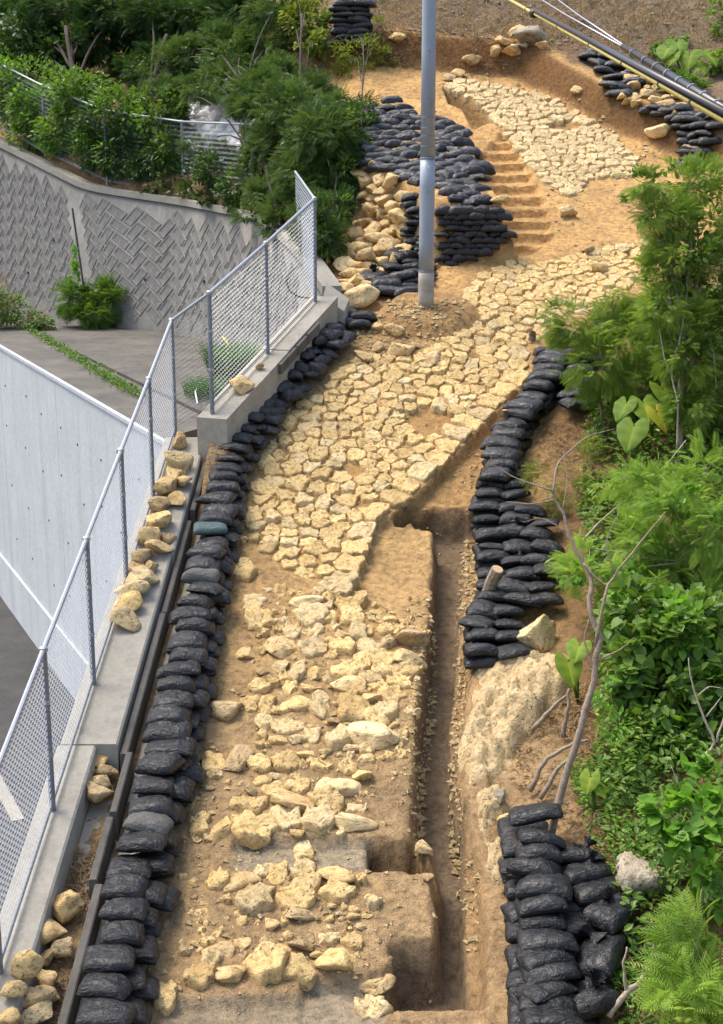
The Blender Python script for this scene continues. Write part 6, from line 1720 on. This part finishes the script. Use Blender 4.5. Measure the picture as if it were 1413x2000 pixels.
def tuft(name, label, b, n, h, r, m_):
    bl = np.array([(0, -.012, 0), (0, .012, 0), (.28, .009, .62), (.28, -.009, .62), (.62, 0, 1.0)]); bf = np.array([(0, 1, 2), (0, 2, 3), (3, 2, 4)])
    a = RNG.uniform(0, 6.28, n); rr = r * np.sqrt(RNG.random(n)); L = np.stack([b[0] + rr * np.cos(a), b[1] + 1.6 * rr * np.sin(a), np.full(n, b[2])], -1)
    yaw = RNG.uniform(0, 6.28, n); c, s = np.cos(yaw), np.sin(yaw); z = np.zeros(n); o_ = np.ones(n)
    M = np.stack([np.stack([c, s, z], -1), np.stack([-s, c, z], -1), np.stack([z, z, o_], -1)], -1)
    V, Fc, tt = instances((bl, bf), M, L, h * RNG.uniform(.6, 1.1, n), RNG.random(n) * .9)
    return tag(put(name, arr_mesh(name, V - np.array(b)[None], Fc, tt), m_, None, b), label, 'grass')
tuft('grass_clump', 'green grass clump growing behind the upper mesh fence', tuple(b), 2600, .62, .42, GRASS)
d1, b1 = zdepth(400, 770)
tuft('grass_clump', 'short weedy grass near the fence corner', tuple(b1), 900, .3, .35, GRASS)
d1, b1 = zdepth(410, 650)
tuft('grass_clump', 'small dark plant at the wall foot seen through the fence', tuple(b1), 500, .5, .2, GRASS)
gv = [zplane(x, y, WZ) for x, y in ((60, 648), (130, 690), (200, 735), (275, 778))]
n = 1500; t_ = RNG.random(n); X = np.interp(t_, np.linspace(0, 1, 4), [p.x for p in gv]) + RNG.normal(0, .06, n); Y = np.interp(t_, np.linspace(0, 1, 4), [p.y for p in gv]) + RNG.normal(0, .1, n)
od = RNG.normal(0, 1, (n, 3)); od[:, 2] = abs(od[:, 2])
V, Fc, tt = instances(OVAL, orient(n, od / np.linalg.norm(od, axis=1, keepdims=True), 1, .4), np.stack([X, Y, np.full(n, WZ) + RNG.random(n) * .10], -1), RNG.uniform(.04, .09, n), RNG.random(n) * .8)
tag(put('weeds', arr_mesh('weeds', V, Fc, tt), L_BROAD), 'low weeds growing in the groove of the concrete platform', 'weeds', None, 'stuff')

# dry brush over the bare hillside, litter in the gutter
def strands(name, label, spots, lmin, lmax, m_, w=.006, lift=.5):
    n = len(spots); S = np.array(spots)
    st = np.array([(0, -.5, 0), (0, .5, 0), (.5, .4, .12), (.5, -.4, .12), (1, 0, 0)]); sf = np.array([(0, 1, 2), (0, 2, 3), (3, 2, 4)])
    d = RNG.normal(0, 1, (n, 3)); d[:, 2] = abs(d[:, 2]) * lift; d /= np.linalg.norm(d, axis=1, keepdims=True)
    u = RNG.normal(0, .3, (n, 3)) + np.array([0, -.5, 1]); u -= d * (u * d).sum(1, keepdims=True); u /= np.linalg.norm(u, axis=1, keepdims=True)
    ln = RNG.uniform(lmin, lmax, n)
    P = st[None] * np.stack([ln, np.full(n, w), ln], -1)[:, None, :]
    M = np.stack([d, np.cross(u, d), u], -1)
    P = np.einsum('nij,nvj->nvi', M, P) + S[:, None, :3]
    return tag(put(name, arr_mesh(name, P.reshape(-1, 3), (sf[None] + (np.arange(n) * 5)[:, None, None]).reshape(-1, 3), np.repeat(RNG.random(n) * .9, 5)), m_), label, 'dry brush', None, 'stuff')
sp = scatter(22000, [(630, -40), (1460, -40), (1460, 150), (1200, 110), (1000, 140), (740, 130)], .1, .2, -.25)
strands('dry_brush', 'grey-brown cut brush lying over the bare hillside', sp, .15, .6, L_DRY, .016, .45)
sp = []
for _ in range(2500):
    y = random.uniform(9.5, 12.9); x = w1x(y) + random.uniform(.24, .54)
    if fbm(np.array(y * 1.3), np.array(0.3), 8) > -.1: sp.append((x, y, w1z(y) - .325))
for _ in range(1800):
    y = random.uniform(9.5, 19); x = w1x(y) + random.uniform(.62, .95); sp.append((x, y, zg(x, y) + .01))
strands('leaf_litter', 'brown twigs and dead leaves caught in the gutter', sp, .03, .14, L_DRY, .012, .3)
